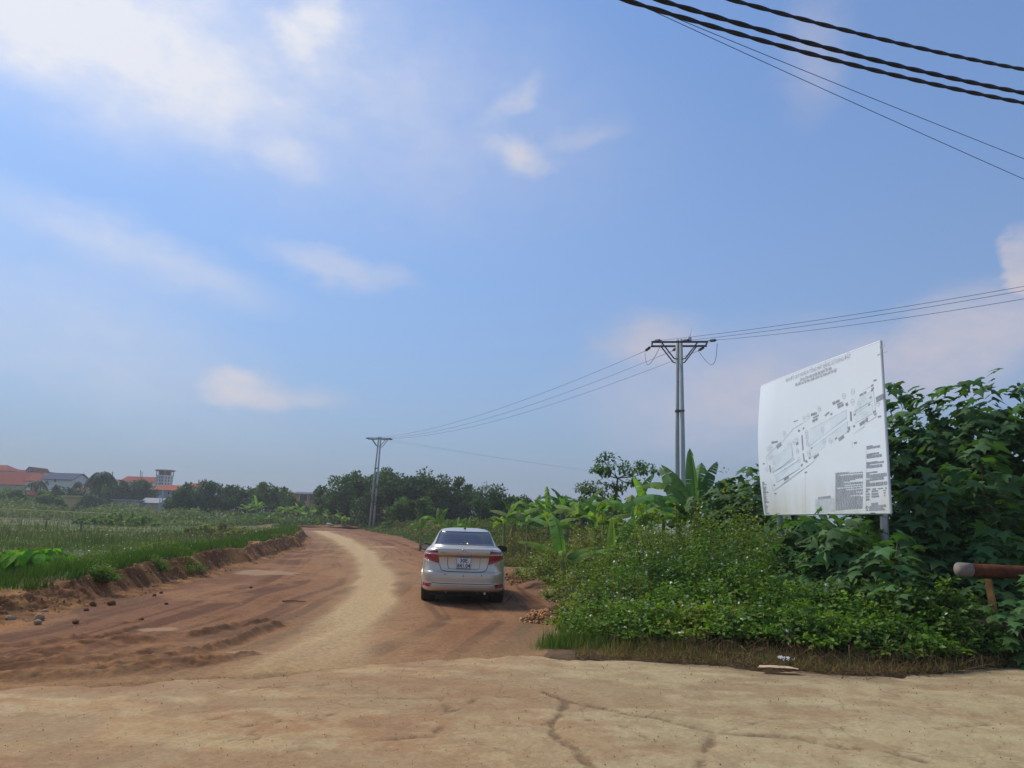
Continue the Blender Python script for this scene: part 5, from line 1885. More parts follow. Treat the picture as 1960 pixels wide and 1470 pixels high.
gA, gB, gC, gD, gE = S(92, 122, 36), S(108, 140, 42), S(72, 106, 38), S(128, 138, 56), S(60, 94, 36)
TH = [('feathery low weed at the left tip of the thicket', 1168, 1165, 11.4, .7, .6, 6000, .06, (gB, gA, gD), 60), ('low bright green weed mound at the thicket foot, left part', 1225, 1150, 11.2, .9, .6, 7000, .06, (gB, gA), 60),
      ('white-flowered weed behind the left thicket tip', 1190, 1100, 12.8, .8, .8, 7000, .06, (gA, gD, gC), 160), ('white-flowered weed mound right of the spear-leaf banana', 1250, 1050, 13.8, 1.2, 1.0, 11000, .06, (gA, gC), 260),
      ('tall white-flowered weed mound below the largest banana', 1300, 985, 16.0, 1.6, 1.3, 13000, .065, (gA, gD, gC), 420), ('tallest white-flowered weed mound left of the billboard', 1385, 962, 15.6, 1.6, 1.2, 14000, .065, (gD, gA), 420),
      ('dense dark green weed mound in the thicket centre', 1365, 1035, 13.4, 1.3, 1.1, 14000, .065, (gE, gC, gA), 160), ('leafy front weed mound under the thicket centre', 1330, 1120, 12.0, 1.0, .8, 9000, .06, (gB, gA), 80),
      ('leafy front weed mound left of the left billboard post', 1440, 1085, 12.3, 1.0, .9, 10000, .065, (gA, gB, gC), 80), ('weed mound between the billboard posts at the front', 1555, 1110, 11.8, 1.0, .8, 10000, .065, (gC, gB), 40),
      ('nettle-leaved mound left of the right billboard post', 1645, 1120, 11.5, .95, .8, 9000, .075, (gB, gC), 30), ('nettle-leaved bush in front of the right billboard post', 1745, 1120, 11.1, .85, .7, 9000, .08, (gB, gA, gE), 10),
      ('white-flowered weed behind the left billboard post', 1478, 1035, 13.6, 1.1, .9, 9000, .065, (gC, gA), 200), ('dark weed mound in the shade below the billboard', 1590, 1055, 12.8, 1.1, .9, 9000, .07, (gE, gC), 60),
      ('small leafy bush left of the pipe barrier end', 1815, 1145, 10.9, .7, .55, 6500, .08, (gC, gE, gB), 5), ('weed mound behind the tallest flower mound', 1455, 985, 16.4, 1.4, 1.1, 9000, .065, (gC, gA), 160),
      ('bushy weed overhanging the concrete block', 1935, 1165, 11.2, .8, .6, 6000, .08, (gE, gC), 5), ('olive weed mound behind the young banana plants', 1130, 1015, 20.0, 1.6, 1.3, 9000, .07, (gD, gA, S(120, 112, 62)), 200),
      ('olive weed mound between young bananas and the car', 1120, 1022, 22.5, 1.2, 1.2, 8000, .07, (gD, S(118, 108, 60), gA), 160), ('weed mound below the row of bananas', 1215, 1000, 20.0, 1.6, 1.3, 9000, .07, (gA, gD), 200),
      ('low nettle patch at the pavement edge below the thicket centre', 1370, 1180, 10.9, .75, .45, 5000, .07, (gB, gD), 20), ('low nettle patch at the pavement edge behind the litter', 1470, 1170, 10.8, .8, .45, 5500, .07, (gB, gC), 20),
      ('low nettle patch at the pavement edge, right of the litter', 1575, 1185, 10.5, .75, .45, 5000, .075, (gC, gB), 10), ('low nettle patch at the pavement edge, far right', 1690, 1190, 10.35, .7, .4, 4500, .08, (gB, gC), 5),
      ('feathery weed between the young banana plants', 1150, 1060, 15.4, .9, .9, 6000, .06, (gD, gA, S(120, 112, 62)), 120), ('flowering weed at the foot of the spear-leaf banana', 1205, 1045, 15.6, 1.1, .9, 8000, .06, (gA, gD), 260)]
for lab, px, py, Y, rx_, ry_, n, lf, cols, fl in TH:
    b0 = on(px, Y)
    h = zat(px, py, Y) - b0[2]
    bush(lab, b0, max(.35, h), rx_, ry_, n, lf, cols, fl)

# ------------------------------------------------------------------ large-leaved shrubs behind and right of the billboard
M['bigleaf'] = mat_leaf('lobed_leaf', S(78, 112, 58), trans=.34, rough=.55, rnd=.30, scale=6)
_ang = np.radians([-90, -150, -178, 165, 148, 128, 112, 90, 68, 52, 32, 15, -2, -30])
_rad = np.array([.06, .34, .56, .40, .78, .46, .52, 1.0, .52, .46, .78, .40, .56, .34])
PALM = [np.array([0, .18, .05])] + [np.array([r * math.cos(a), r * math.sin(a) + .18, -.14 * abs(r * math.cos(a)) - .16 * max(0, r * math.sin(a)) ** 2]) for a, r in zip(_ang, _rad)]
PALM = np.array(PALM)
PALM_F = np.array([(0, i, i % 14 + 1) for i in range(1, 15)])[:, ::-1].copy()
leafme = meshdata('leaf', PALM, PALM_F, M['bigleaf'])


def big_shrub(label, base, h, rx_, ry_, n, leaf, n_ind, col, zlo=.1, group='large-leaved shrubs by the billboard'):
    o = empty('large_leaved_shrub', tuple(base))
    tag(o, label, 'shrub', group)
    d = rng.normal(0, 1, (n, 3))
    d /= np.linalg.norm(d, axis=1, keepdims=True)
    d[:, 2] = np.abs(d[:, 2]) * (rng.random(n) > .12) - .05
    rr = 1 - .45 * rng.random(n) ** 1.6
    lump = 1 + .22 * np.sin(d[:, 0] * 5 + base[0]) * np.sin(d[:, 1] * 4 + 1) + .18 * np.sin(d[:, 2] * 9 + base[1])
    pos = d * (rr * lump)[:, None] * np.array([rx_, ry_, h * (1 - zlo)])
    pos[:, 2] = np.maximum(pos[:, 2] + h * zlo, .08)
    out = pos / np.array([rx_, ry_, h])
    nrm = out * np.array([.5, .5, .3]) + rng.normal(0, .28, (n, 3)) + np.array([0, 0, .85])
    tip = out * np.array([1, 1, 0]) + rng.normal(0, .55, (n, 3)) * np.array([1, 1, .3]) + np.array([0, 0, -.38])
    rot = frames(tip, nrm)
    sz = leaf * (.6 + .7 * rng.random(n))
    # the leaves that show largest (toward the road) are separate, the rest is one mass
    view = (cC - (pos + base))
    sc_ = (out * (view / np.linalg.norm(view, axis=1, keepdims=True))).sum(1) + .35 * sz / leaf
    order = np.argsort(-sc_)
    ind, rest = order[:n_ind], order[n_ind:]
    for i in ind:
        m_ = Matrix([list(map(float, r_)) for r_ in rot[i]])
        inst('leaf', leafme, o, tuple(pos[i]), m_, float(sz[i]))
    cc = jitter(np.asarray(col), len(rest), .3, .1)
    V, F, C = stamp(PALM, PALM_F, pos[rest], rot[rest], sz[rest], cc)
    mk('foliage', V, F, M['leaf'], o, col=C)['kind'] = 'stuff'
    st = MB()
    for i in range(12):
        e = pos[rng.integers(0, n)] * .92
        st.tube([(rng.normal(0, .12), rng.normal(0, .12), -.1), e * np.array([.35, .35, .55]), e], [.035, .022, .008], 5)
    st.build('stems', M['bark'], o)
    return o


SH = [('tall lobed-leaf shrub touching the right edge of the billboard', 1738, 722, 15.6, 1.35, 1.2, 900, .23, 70), ('tall lobed-leaf shrub, second right of the billboard', 1800, 718, 15.0, 1.3, 1.2, 900, .23, 60),
      ('tall lobed-leaf shrub in the middle of the right hedge', 1862, 712, 15.2, 1.4, 1.2, 900, .23, 70), ('tall lobed-leaf shrub at the right frame edge', 1938, 715, 14.4, 1.4, 1.2, 900, .23, 70),
      ('mid-height lobed-leaf shrub above the pipe barrier', 1895, 890, 12.6, 1.1, .9, 480, .27, 70), ('mid-height lobed-leaf shrub right of the right billboard post', 1780, 930, 12.7, 1.1, .9, 480, .27, 70),
      ('lobed-leaf shrub wrapped around the right billboard post', 1700, 1035, 11.6, .8, .7, 300, .22, 60), ('lobed-leaf shrub under the billboard with leaves over its lower edge', 1545, 985, 13.2, .62, .6, 260, .24, 60),
      ('lobed-leaf shrub under the middle of the billboard', 1625, 1005, 12.4, .9, .7, 330, .24, 60), ('leafy shrub just left of the billboard, behind the flowers', 1440, 885, 20.5, 1.2, 1.1, 500, .30, 50),
      ('leafy shrub behind the flowers, farther left of the billboard', 1398, 915, 21.5, 1.1, 1.0, 420, .30, 40), ('low lobed-leaf shrub around the pipe barrier', 1905, 1040, 11.6, .9, .6, 300, .22, 50), ('leafy shrub in front of the pipe barrier at the frame edge', 1960, 1085, 10.35, .5, .4, 170, .18, 40),
      ('lobed-leaf shrub beyond the right frame edge', 2040, 720, 14.0, 1.4, 1.2, 600, .24, 0), ('dark lobed-leaf shrub filling the gap behind the billboard posts', 1650, 960, 16.6, 1.5, 1.0, 520, .30, 20), ('dark lobed-leaf shrub behind the left billboard post', 1520, 975, 17.6, 1.5, 1.0, 480, .30, 20)]
for lab, px, py, Y, rx_, ry_, n, lf, ni in SH:
    b0 = on(px, Y)
    h = zat(px, py, Y) - b0[2]
    big_shrub(lab, b0, h * 1.0, rx_, ry_, int(n * 1.5), lf, ni, S(74, 108, 56))

# ------------------------------------------------------------------ slender saplings over the bananas
def sapling(label, px_top, Y, trunk_px, tufts, col):
    b0 = on(trunk_px[-1][0], Y)
    o = empty('sapling', tuple(b0))
    tag(o, label, 'small tree')
    pts = [at(x, y, Y) - b0 for x, y in trunk_px]
    pts = pts + [np.array([pts[-1][0], 0, 0])]
    MB().tube(pts[::-1], list(np.linspace(.06, .03, len(pts))), 7).build('trunk', M['bark'], o, True)
    cen, cr = [], []
    br = MB()
    root = pts[0]
    for x, y, r in tufts:
        e = at(x, y, Y) - b0 + np.array([0, rng.normal(0, .5), 0])
        br.tube([root, (root + e) / 2 + np.array([0, 0, -.08]), e], [.026, .016, .007], 5)
        for k in range(7):
            cen.append(e + np.array([rng.normal(0, r * .6), rng.normal(0, r * .6), rng.normal(0, r * .22)]))
            cr.append(r * .42)
    br.build('branches', M['bark'], o, True)
    cen, cr = np.array(cen), np.array(cr)
    V, F, C = crown_leaves(cen, cr, 20, .12, np.repeat(np.asarray(col)[None], len(cen), 0), up=.9, droop=.6)
    mk('crown', V, F, M['leaf'], o, col=C)


sapling('slender sapling with flat open crown rising above the banana row', 1180, 28, [(1182, 915), (1180, 935), (1176, 965)], [(1155, 885, .42), (1178, 893, .38), (1205, 900, .42), (1160, 902, .3), (1208, 925, .35), (1235, 890, .38), (1240, 903, .25), (1145, 900, .25)], S(82, 110, 64))
sapling('low twisted sapling left of the slender one', 1140, 29, [(1140, 942), (1143, 955), (1148, 968)], [(1125, 930, .4), (1142, 935, .4), (1160, 945, .35), (1170, 932, .3), (1115, 938, .3)], S(84, 106, 66))
sapling('thin half-bare sapling right of the dark trees', 922, 70, [(922, 945), (921, 965)], [(918, 932, .8), (930, 930, .7), (938, 940, .7), (914, 945, .6)], S(80, 98, 62))

# ------------------------------------------------------------------ trees farther off
dk, dk2, md, lt = S(52, 80, 38), S(60, 90, 42), S(76, 104, 46), S(98, 118, 54)
TR = [('dark broad tree behind the far utility pole, left half', 690, 893, 108, 6.0, 4.5, 70, 150, .36, dk2), ('large dark tree right behind the far utility pole', 745, 900, 99, 5.4, 4.5, 70, 150, .36, dk),
      ('large dark rounded tree in the middle of the dark group', 800, 900, 100, 5.4, 4.5, 70, 150, .36, dk), ('dark tree with bare twigs at the right of the dark group', 852, 912, 98, 4.6, 4.0, 60, 140, .36, dk2),
      ('lower dark tree closing the dark group on the right', 893, 935, 95, 3.6, 3.2, 46, 130, .34, dk), ('lower leafy tree at the left foot of the dark group', 655, 935, 110, 3.8, 3.4, 44, 130, .34, dk2),
      ('lighter green young tree in front of the dark group', 790, 945, 84, 3.0, 2.6, 40, 120, .28, md), ('dark compact tree right of the half-bare sapling', 945, 934, 76, 2.6, 2.4, 44, 120, .28, dk2),
      ('small round tree behind the banana row, left', 998, 948, 74, 2.0, 1.8, 34, 110, .26, md), ('small dark tree behind the banana row, right', 1112, 948, 60, 1.9, 1.7, 34, 110, .24, dk2), ('small dark tree at the back of the banana row, middle', 1030, 962, 70, 2.0, 1.7, 30, 110, .26, dk2),
      ('feathery tree between board and largest banana', 1415, 905, 30, 1.6, 1.4, 34, 110, .17, md), ('lowest dark tree behind the banana row', 1080, 965, 66, 2.2, 1.8, 30, 110, .26, dk),
      ('dark tree, leftmost of the left tree group', 355, 935, 128, 3.6, 3.2, 46, 120, .42, dk2), ('wide dark tree with thin top twigs in the left tree group', 400, 920, 132, 4.4, 4.0, 56, 130, .42, dk2), ('broad dark tree in the middle of the left tree group', 455, 922, 134, 4.8, 4.2, 60, 130, .42, dk),
      ('airy tree with pale twigs, right in the left tree group', 508, 918, 130, 4.0, 3.6, 50, 110, .40, md), ('low dark tree left of the orange house', 552, 948, 126, 3.0, 2.6, 40, 110, .40, dk2), ('thin half-bare tree right of the orange house', 622, 930, 122, 2.6, 2.4, 22, 60, .36, md),
      ('round dark tree below the blue-roofed building', 118, 926, 168, 5.0, 4.0, 60, 120, .50, dk), ('round dark tree left of the tower', 255, 914, 172, 5.0, 4.0, 60, 120, .52, dk), ('dark spreading tree right of the palm', 212, 918, 170, 4.4, 3.6, 56, 120, .50, dk),
      ('yellow-green willow-like tree at the village edge', 78, 940, 150, 4.0, 3.0, 50, 120, .42, lt), ('pale green bush tree at the left frame edge', 10, 930, 150, 3.6, 3.0, 46, 120, .42, lt), ('dark shrubby tree right of the yellow building', 172, 950, 160, 3.0, 2.6, 40, 110, .44, dk),
      ('dark tree behind the blue-walled house', 340, 932, 175, 3.4, 3.0, 40, 110, .50, dk), ('low dark tree in front of the yellow building', 110, 965, 140, 2.0, 2.0, 30, 100, .36, dk2)]
for lab, px, py, Y, rx_, ry_, ncl, nper, lf, col in TR:
    b0 = on(px, Y)
    b0[2] = max(b0[2], 0)
    H = zat(px, py, Y) - b0[2]
    tree('broadleaf_tree', lab, b0, H, rx_, ry_, ncl, nper, lf, col, 'trees behind the field and road', trunk_h=-.05)


# palms among the houses
def palm(label, px, py, Y, fr, n, col):
    b0 = on(px, Y)
    H = zat(px, py, Y) - b0[2]
    o = empty('palm_tree', tuple(b0))
    tag(o, label, 'palm tree', 'palms among the houses')
    MB().tube([(0, 0, -.3), (.1, 0, H * .5), (0, 0, H)], [.22, .17, .13], 8).build('trunk', M['bark'], o, True)
    for i in range(n):
        a = i * 2.4
        up_ = rng.uniform(-.2, 1.1)
        pts = [np.array([math.cos(a) * r_ * fr * (1 - .15 * up_), math.sin(a) * r_ * fr * (1 - .15 * up_), H + fr * (up_ * r_ * 1.0 - 1.15 * r_ * r_)]) for r_ in np.linspace(0, 1, 8)]
        V, F = [], []
        for k in range(7):
            d_ = pts[k + 1] - pts[k]
            s_ = np.cross(d_, [0, 0, 1.0])
            s_ /= np.linalg.norm(s_) + 1e-9
            wd = fr * .20 * math.sin(math.pi * (k + 1.2) / 9)
            for sg in (-1, 1):
                b = len(V)
                V += [pts[k], pts[k + 1], pts[k + 1] + s_ * sg * wd - np.array([0, 0, wd * .7]) + d_ * .3, pts[k] + s_ * sg * wd - np.array([0, 0, wd * .7]) + d_ * .6]
                F.append((b, b + 1, b + 2, b + 3))
        mk('frond', V, F, M['leaf'], o, col=jitter(col, len(V), .15))


palm('tall bushy palm in front of the village houses', 183, 908, 148, 3.2, 30, S(62, 80, 52))
palm('small palm at the white wall, left one', 50, 925, 172, 1.8, 14, S(66, 82, 54))
palm('small palm at the white wall, right one', 68, 922, 172, 2.0, 14, S(66, 82, 54))
palm('small palm at the right end of the blue-roofed building', 138, 924, 176, 1.6, 12, S(66, 82, 54))

# low scrub in front of the village and along the far field edge
n = 36000
px = rng.random(n) * 800 - 60
Yg = np.where(px > 330, 101 + rng.random(n) * 36, 116 + rng.random(n) * 34)
ax = (px - 980) / FPX
Xg = Yg * ax
f2 = fbm(Xg * .12, Yg * .12, 151, 4)
pos = np.stack([Xg, Yg, land(Xg, Yg) + (1.0 + 2.2 * sstep(f2, .42, .62)) * rng.random(n) ** .8 * np.where(px > 330, np.interp(Yg, [101, 106, 120], [.25, .55, .8]), np.interp(Yg, [108, 120, 150], [.35, .7, 1.0]))], -1)
k = sstep(fbm(Xg * .08, Yg * .08, 153, 3), .4, .6)[:, None]
cc = S(84, 110, 52) * (1 - k) + S(112, 122, 66) * k
V, F, C = stamp(LEAF_T, LEAF_F, pos, frames(rng.normal(0, 1, (n, 3)), rng.normal(0, .5, (n, 3)) + np.array([0, -.2, .7])), .42 * (.6 + .8 * rng.random(n)), jitter(cc, n, .3))
tag(mk('far_scrub', V, F, M['leaf'], col=C), 'low green scrub along the far edge of the field', 'scrub', kind='stuff')
bpy.data.objects.remove(_to)
# ------------------------------------------------------------------ houses of the village, left background
M['tile_red'] = mat_plain('red_roof_tiles', S(140, 72, 58), .95, spec=.1, var=.14, scale=1.2)
M['tile_orange'] = mat_plain('orange_roof_tiles', S(160, 88, 62), .95, spec=.1, var=.14, scale=1.2)
M['tile_dark'] = mat_plain('dark_red_roof', S(116, 54, 46), .95, spec=.1, var=.15, scale=1.2)
M['roof_blue'] = mat_plain('blue_grey_sheet_roof', S(80, 90, 108), .95, spec=.05, var=.08, scale=.8)
M['w_white'] = mat_plain('white_render', S(206, 206, 204), .85, var=.07, scale=.7)
M['w_grey'] = mat_plain('grey_render', S(150, 152, 156), .9, var=.10, scale=.7)
M['w_cream'] = mat_plain('cream_render', S(214, 206, 184), .85, var=.07, scale=.7)
M['w_yellow'] = mat_plain('ochre_render', S(196, 176, 116), .85, var=.08, scale=.7)
M['w_blue'] = mat_plain('pale_blue_render', S(172, 186, 206), .85, var=.08, scale=.7)
M['w_orange'] = mat_plain('orange_render', S(200, 134, 76), .85, var=.08, scale=.7)
M['w_brown'] = mat_plain('brown_render', S(140, 104, 92), .85, var=.08, scale=.7)
M['pane'] = mat_plain('dark_window', S(52, 58, 68), .15, var=.1)
M['frame'] = mat_plain('window_frame', S(196, 198, 198), .6, var=.05)


def house(name, label, px0, px1, py_eave, py_ridge, Y, depth, kind, wall, roof, wins=(), cat='house', over=.45, doors=()):
    a, b = at(px0, py_eave, Y), at(px1, py_eave, Y)
    ze, zr = (a[2] + b[2]) / 2, at((px0 + px1) / 2, py_ridge, Y + (depth / 2 if kind == 'side' else 0))[2]
    w = b[0] - a[0]
    cx = (a[0] + b[0]) / 2
    o = empty(name, (cx, Y, 0))
    tag(o, label, cat, 'village buildings')
    wl_ = MB()
    wl_.box((0, depth / 2, ze / 2), (w, depth, ze))
    hr = zr - ze
    if kind == 'side':
        for sx in (-w / 2, w / 2):
            wl_.add([(sx, 0, ze), (sx, depth, ze), (sx, depth / 2, zr - .08)], [(0, 1, 2)])
    elif kind == 'gable':
        for sy in (0, depth):
            wl_.add([(-w / 2, sy, ze), (w / 2, sy, ze), (0, sy, zr - .08)], [(0, 1, 2)])
    wo_ = wl_.build('wall', M[wall], o)
    rf = MB()

    def slab(P_):
        P_ = [np.array(p, float) for p in P_]
        n_ = np.cross(P_[1] - P_[0], P_[3] - P_[0])
        n_ = n_ / np.linalg.norm(n_) * .14
        if n_[2] < 0:
            n_ = -n_
        rf.add(P_ + [p + n_ for p in P_], [(3, 2, 1, 0), (4, 5, 6, 7), (0, 1, 5, 4), (1, 2, 6, 5), (2, 3, 7, 6), (3, 0, 4, 7)])
    if kind == 'side':
        k = over * hr / (depth / 2)
        for y0 in (-over, depth + over):
            slab([(-w / 2 - over, y0, ze - k), (w / 2 + over, y0, ze - k), (w / 2 + over, depth / 2, zr), (-w / 2 - over, depth / 2, zr)])
    elif kind == 'gable':
        k = over * hr / (w / 2)
        for x0 in (-w / 2 - over, w / 2 + over):
            slab([(x0, -over, ze - k), (x0, depth + over, ze - k), (0, depth + over, zr), (0, -over, zr)])
    elif kind == 'hip':
        e = over
        rf.add([(-w / 2 - e, -e, ze), (w / 2 + e, -e, ze), (w / 2 + e, depth + e, ze), (-w / 2 - e, depth + e, ze), (-w * .2, depth / 2, zr), (w * .2, depth / 2, zr)],
               [(0, 1, 5, 4), (1, 2, 5), (2, 3, 4, 5), (3, 0, 4), (3, 2, 1, 0)])
    else:
        rf.box((0, depth / 2, ze + .12), (w + 2 * over, depth + 2 * over, .26))
    rf.build('roof', M[roof], o)
    for (wx, wy, ww, wh_) in wins:
        p = at(wx, wy, Y)
        s_ = Y / FPX
        x_, z_ = p[0] - cx, p[2]
        fw, fh = ww * s_, wh_ * s_
        fr_ = MB()
        for dx, dz, bw, bh in ((0, fh / 2 + .05, fw + .2, .1), (0, -fh / 2 - .05, fw + .2, .1), (-fw / 2 - .05, 0, .1, fh), (fw / 2 + .05, 0, .1, fh)):
            fr_.box((x_ + dx, -.03, z_ + dz), (bw, .10, bh))
        wn_ = fr_.build('window', M['frame'], o)
        MB().box((x_, -.012, z_), (fw, .03, fh)).build('pane', M['pane'], wn_)
    for (wx, wy, ww, wh_, mt) in doors:
        p = at(wx, wy, Y)
        s_ = Y / FPX
        MB().box((p[0] - cx, -.02, p[2]), (ww * s_, .08, wh_ * s_)).build('door', M[mt], o)
    return o


M['w_lit_door'] = mat_plain('lit_door_tan', S(206, 160, 96), .7, var=.15, scale=2)  # flat tan stands in for the light in the shed doorway
house('village_house', 'house with upturned red roof at the far left edge', -45, 12, 900, 888, 215, 8, 'hip', 'w_grey', 'tile_red', [(2, 904, 4, 5)])
house('village_house', 'long low house under a wide red tiled roof, far left', -30, 55, 926, 904, 196, 9, 'side', 'w_grey', 'tile_red')
house('village_house', 'villa with brown gable behind the long red roof', 14, 48, 906, 899, 222, 8, 'gable', 'w_brown', 'tile_dark')
house('village_house', 'villa with tall red gable behind the white wall', 46, 66, 906, 894, 226, 8, 'gable', 'w_grey', 'tile_dark', [(55, 903, 3, 4)])
house('village_house', 'flat-topped pale green house left of the blue roof', 62, 86, 904, 903, 220, 8, 'flat', 'w_white', 'roof_blue')
house('village_house', 'white-walled house with red roof behind two small palms', 50, 81, 920, 908, 190, 7, 'side', 'w_white', 'tile_red', [(57, 926, 2, 5), (61, 926, 2, 5)])
house('warehouse', 'long white building with blue-grey sheet roof and two windows', 82, 138, 917, 906, 186, 8, 'side', 'w_white', 'roof_blue', [(90, 923, 4, 6), (106, 920, 4, 4)], cat='building')
house('village_house', 'small white gabled house with red roof left of the palm', 141, 168, 924, 916, 195, 8, 'side', 'w_cream', 'tile_red', [(157, 930, 3, 6)])
house('village_house', 'low house with orange roof below the white gabled house', 140, 156, 943, 934, 180, 6, 'side', 'w_grey', 'tile_orange')
house('shed', 'small shed with dark red roof and pale gable at the field edge', 22, 43, 945, 938, 165, 7, 'gable', 'w_grey', 'tile_dark', cat='shed')
house('outbuilding', 'low ochre building with flat overhanging roof at the field edge', 117, 156, 951, 948, 160, 6, 'flat', 'w_yellow', 'w_yellow', cat='building', over=.6)
house('village_house', 'red-roofed house right behind the palm crown', 196, 214, 926, 918, 200, 7, 'side', 'w_white', 'tile_red')
house('school', 'long red-roofed building left of the white tower', 230, 292, 923, 913, 205, 9, 'side', 'w_white', 'tile_red', [(286, 928, 3, 5)], cat='building')
house('village_house', 'orange-roofed house with pale blue wall below the tower', 293, 333, 938, 929, 178, 7, 'side', 'w_blue', 'tile_orange', [(298, 942, 4, 3), (323, 944, 3, 5)], doors=[(303, 947, 9, 2, 'roof_blue')])
house('shed', 'grey lean-to shed with lit doorway painted tan below the tower', 272, 304, 962, 954, 165, 5, 'side', 'w_grey', 'w_grey', cat='shed', doors=[(296, 968, 6, 9, 'w_lit_door')])
house('outbuilding', 'weathered grey building with two small dark windows under the trees', 216, 258, 958, 957, 162, 6, 'flat', 'w_grey', 'w_grey', [(237, 966, 3, 6), (243, 966, 3, 6)], cat='building')
house('village_house', 'house with red roof peeping over the left tree group', 360, 385, 932, 926, 190, 7, 'side', 'w_white', 'tile_red', [(366, 938, 3, 4)])
house('village_house', 'low pale house half hidden left of the tree group', 342, 362, 937, 936, 200, 6, 'flat', 'w_white', 'w_grey', [(351, 938, 2, 3)])
oh = house('orange_house', 'orange and white two-storey house beyond the end of the road', 556, 638, 946, 945, 165, 9, 'flat', 'w_orange', 'w_white', [(581, 953, 14, 12), (615, 956, 12, 10)], over=1.0)
MB().box((at(598, 950, 165)[0] - at(597, 950, 165)[0], -.1, at(598, 954, 165)[2]), (.9, .2, 2.4)).build('column', M['roof_blue'], oh)
MB().box((-2.2, 4, at(597, 943, 165)[2]), (4.0, 3, .5)).build('roof_terrace', M['w_white'], oh)
MB().tube([(0, 3, at(597, 944, 165)[2]), (0, 3, at(597, 939, 165)[2])], [.7, .05], 6).build('roof_finial', M['tile_dark'], oh)

# octagonal tower
tb = at(308, 978, 200)
tw_ = empty('white_tower', (tb[0], 200, 0))
tag(tw_, 'white octagonal tower with open top gallery above the village', 'tower')
zt0, zt1, zt2 = zat(308, 911, 200), zat(308, 902, 200), zat(308, 898.5, 200)


def octo(r0, z0, r1, z1, name, mat, par):
    V = [(r * math.cos(R_(22.5 + 45 * i)), r * math.sin(R_(22.5 + 45 * i)), z) for r, z in ((r0, z0), (r1, z1)) for i in range(8)]
    return mk(name, V, [(i, (i + 1) % 8, (i + 1) % 8 + 8, i + 8) for i in range(8)] + [tuple(range(7, -1, -1)), tuple(range(8, 16))], M[mat], par)


octo(1.85, 0, 2.05, zt0, 'wall', 'w_white', tw_)
octo(2.2, zt0, 2.2, zt0 + .18, 'cornice', 'w_cream', tw_)
octo(1.5, zt0 + .18, 1.5, zt1, 'gallery_core', 'w_brown', tw_)
for i in range(8):
    a = R_(22.5 + 45 * i)
    MB().tube([(2.0 * math.cos(a), 2.0 * math.sin(a), zt0 + .18), (2.0 * math.cos(a), 2.0 * math.sin(a), zt1)], .13, 6).build('column', M['w_grey'], tw_)
octo(2.4, zt1, 2.5, zt1 + .35, 'roof', 'w_grey', tw_)
for f in range(8):
    a = R_(45 * f)
    if math.sin(a) > .3:
        continue
    for rowk, pyr in enumerate((914.5, 920, 926)):
        z_ = zat(308, pyr, 200)
        rr = (1.85 + .2 * z_ / zt0) * math.cos(R_(22.5))
        for s_ in ((-.42, 0, .42) if abs(math.cos(a)) < .3 else (-.35, .35)):
            x_, y_ = rr * math.cos(a) - s_ * math.sin(a), rr * math.sin(a) + s_ * math.cos(a)
            wn_ = MB().box((x_, y_, z_), (.06, .30, .62), a).build('window', M['frame'], tw_)
            MB().box((x_ + .03 * math.cos(a), y_ + .03 * math.sin(a), z_), (.05, .22, .52), a).build('pane', M['pane'], wn_)
# masts and village poles
for px, p0, p1, Y, r_, lab in ((214, 940, 903, 180, .16, 'dark bare pole standing right of the palm'), (268, 935, 900, 205, .12, 'thin antenna mast on the long red roof'), (271, 932, 903, 205, .10, 'second shorter antenna mast on the long red roof')):
    b0 = on(px, Y)
    t0_ = at(px + (1.5 if px < 230 else 1), p1, Y)
    o = MB().tube([(0, 0, 0), tuple((t0_ - b0) * .5), tuple(t0_ - b0)], [r_, r_ * .9, r_ * .6], 6).box(tuple((t0_ - b0) * .97), (.5, .05, .06)).box(tuple((t0_ - b0) * .9), (.36, .05, .06)).build('mast', M['galv'], None)
    o.location = tuple(b0)
    tag(o, lab, 'mast', 'masts over the village')
b0 = on(308, 150)
vp = empty('village_pole', tuple(b0))
tag(vp, 'pale twin concrete pole in front of the blue-walled house', 'utility pole')
for px0, px1, pt in ((305, 306.5, 948), (309, 313, 931)):
    p0, p1 = at(px0, 985, 150) - b0, at(px1, pt, 150) - b0
    p0[2] = -.2
    MB().tube([tuple(p0), tuple(p1)], [.15, .10], 8).build('pole', M['concrete'], vp, True)

# ------------------------------------------------------------------ fences in the field
fo = empty('field_fence', tuple(on(100, 112)))
tag(fo, 'thin pale rail fence across the far field', 'fence')
fb = np.array(fo.location)
pts = [at(x, y, 112) - fb for x, y in ((-30, 972.5), (60, 976), (130, 979.5), (215, 983))]
MB().tube(pts, .035, 5).build('rail', M['w_yellow'], fo)
for px, py in ((17, 974.5), (60, 976), (105, 978), (124, 979), (143, 980), (190, 982)):
    p = at(px, py, 112) - fb
    MB().tube([(p[0], p[1], p[2] + .05), (p[0], p[1], -.6)], .045, 5).build('post', M['w_yellow'], fo)
so2 = empty('stake_fence', tuple(on(90, 62)))
tag(so2, 'low stake and wire fence in the middle of the field', 'fence')
sbp = np.array(so2.location)
tops_ = []
for px, p0, p1, r_ in ((42, 994, 1004, .02), (90, 994, 1003, .05), (112, 996, 1004, .02), (131, 997, 1004, .02), (157, 997, 1006, .07)):
    t0_ = at(px, p0, 62) - sbp
    MB().tube([(t0_[0], t0_[1], -.5), tuple(t0_)], r_, 5).build('stake', M['bark'], so2)
    tops_.append(t0_)
MB().tube([at(-20, 993, 62) - sbp] + tops_, .012, 4).build('fence_wire', M['galv'], so2)
MB().box(tuple(tops_[1]), (.44, .05, .06)).build('crossbar', M['bark'], so2)


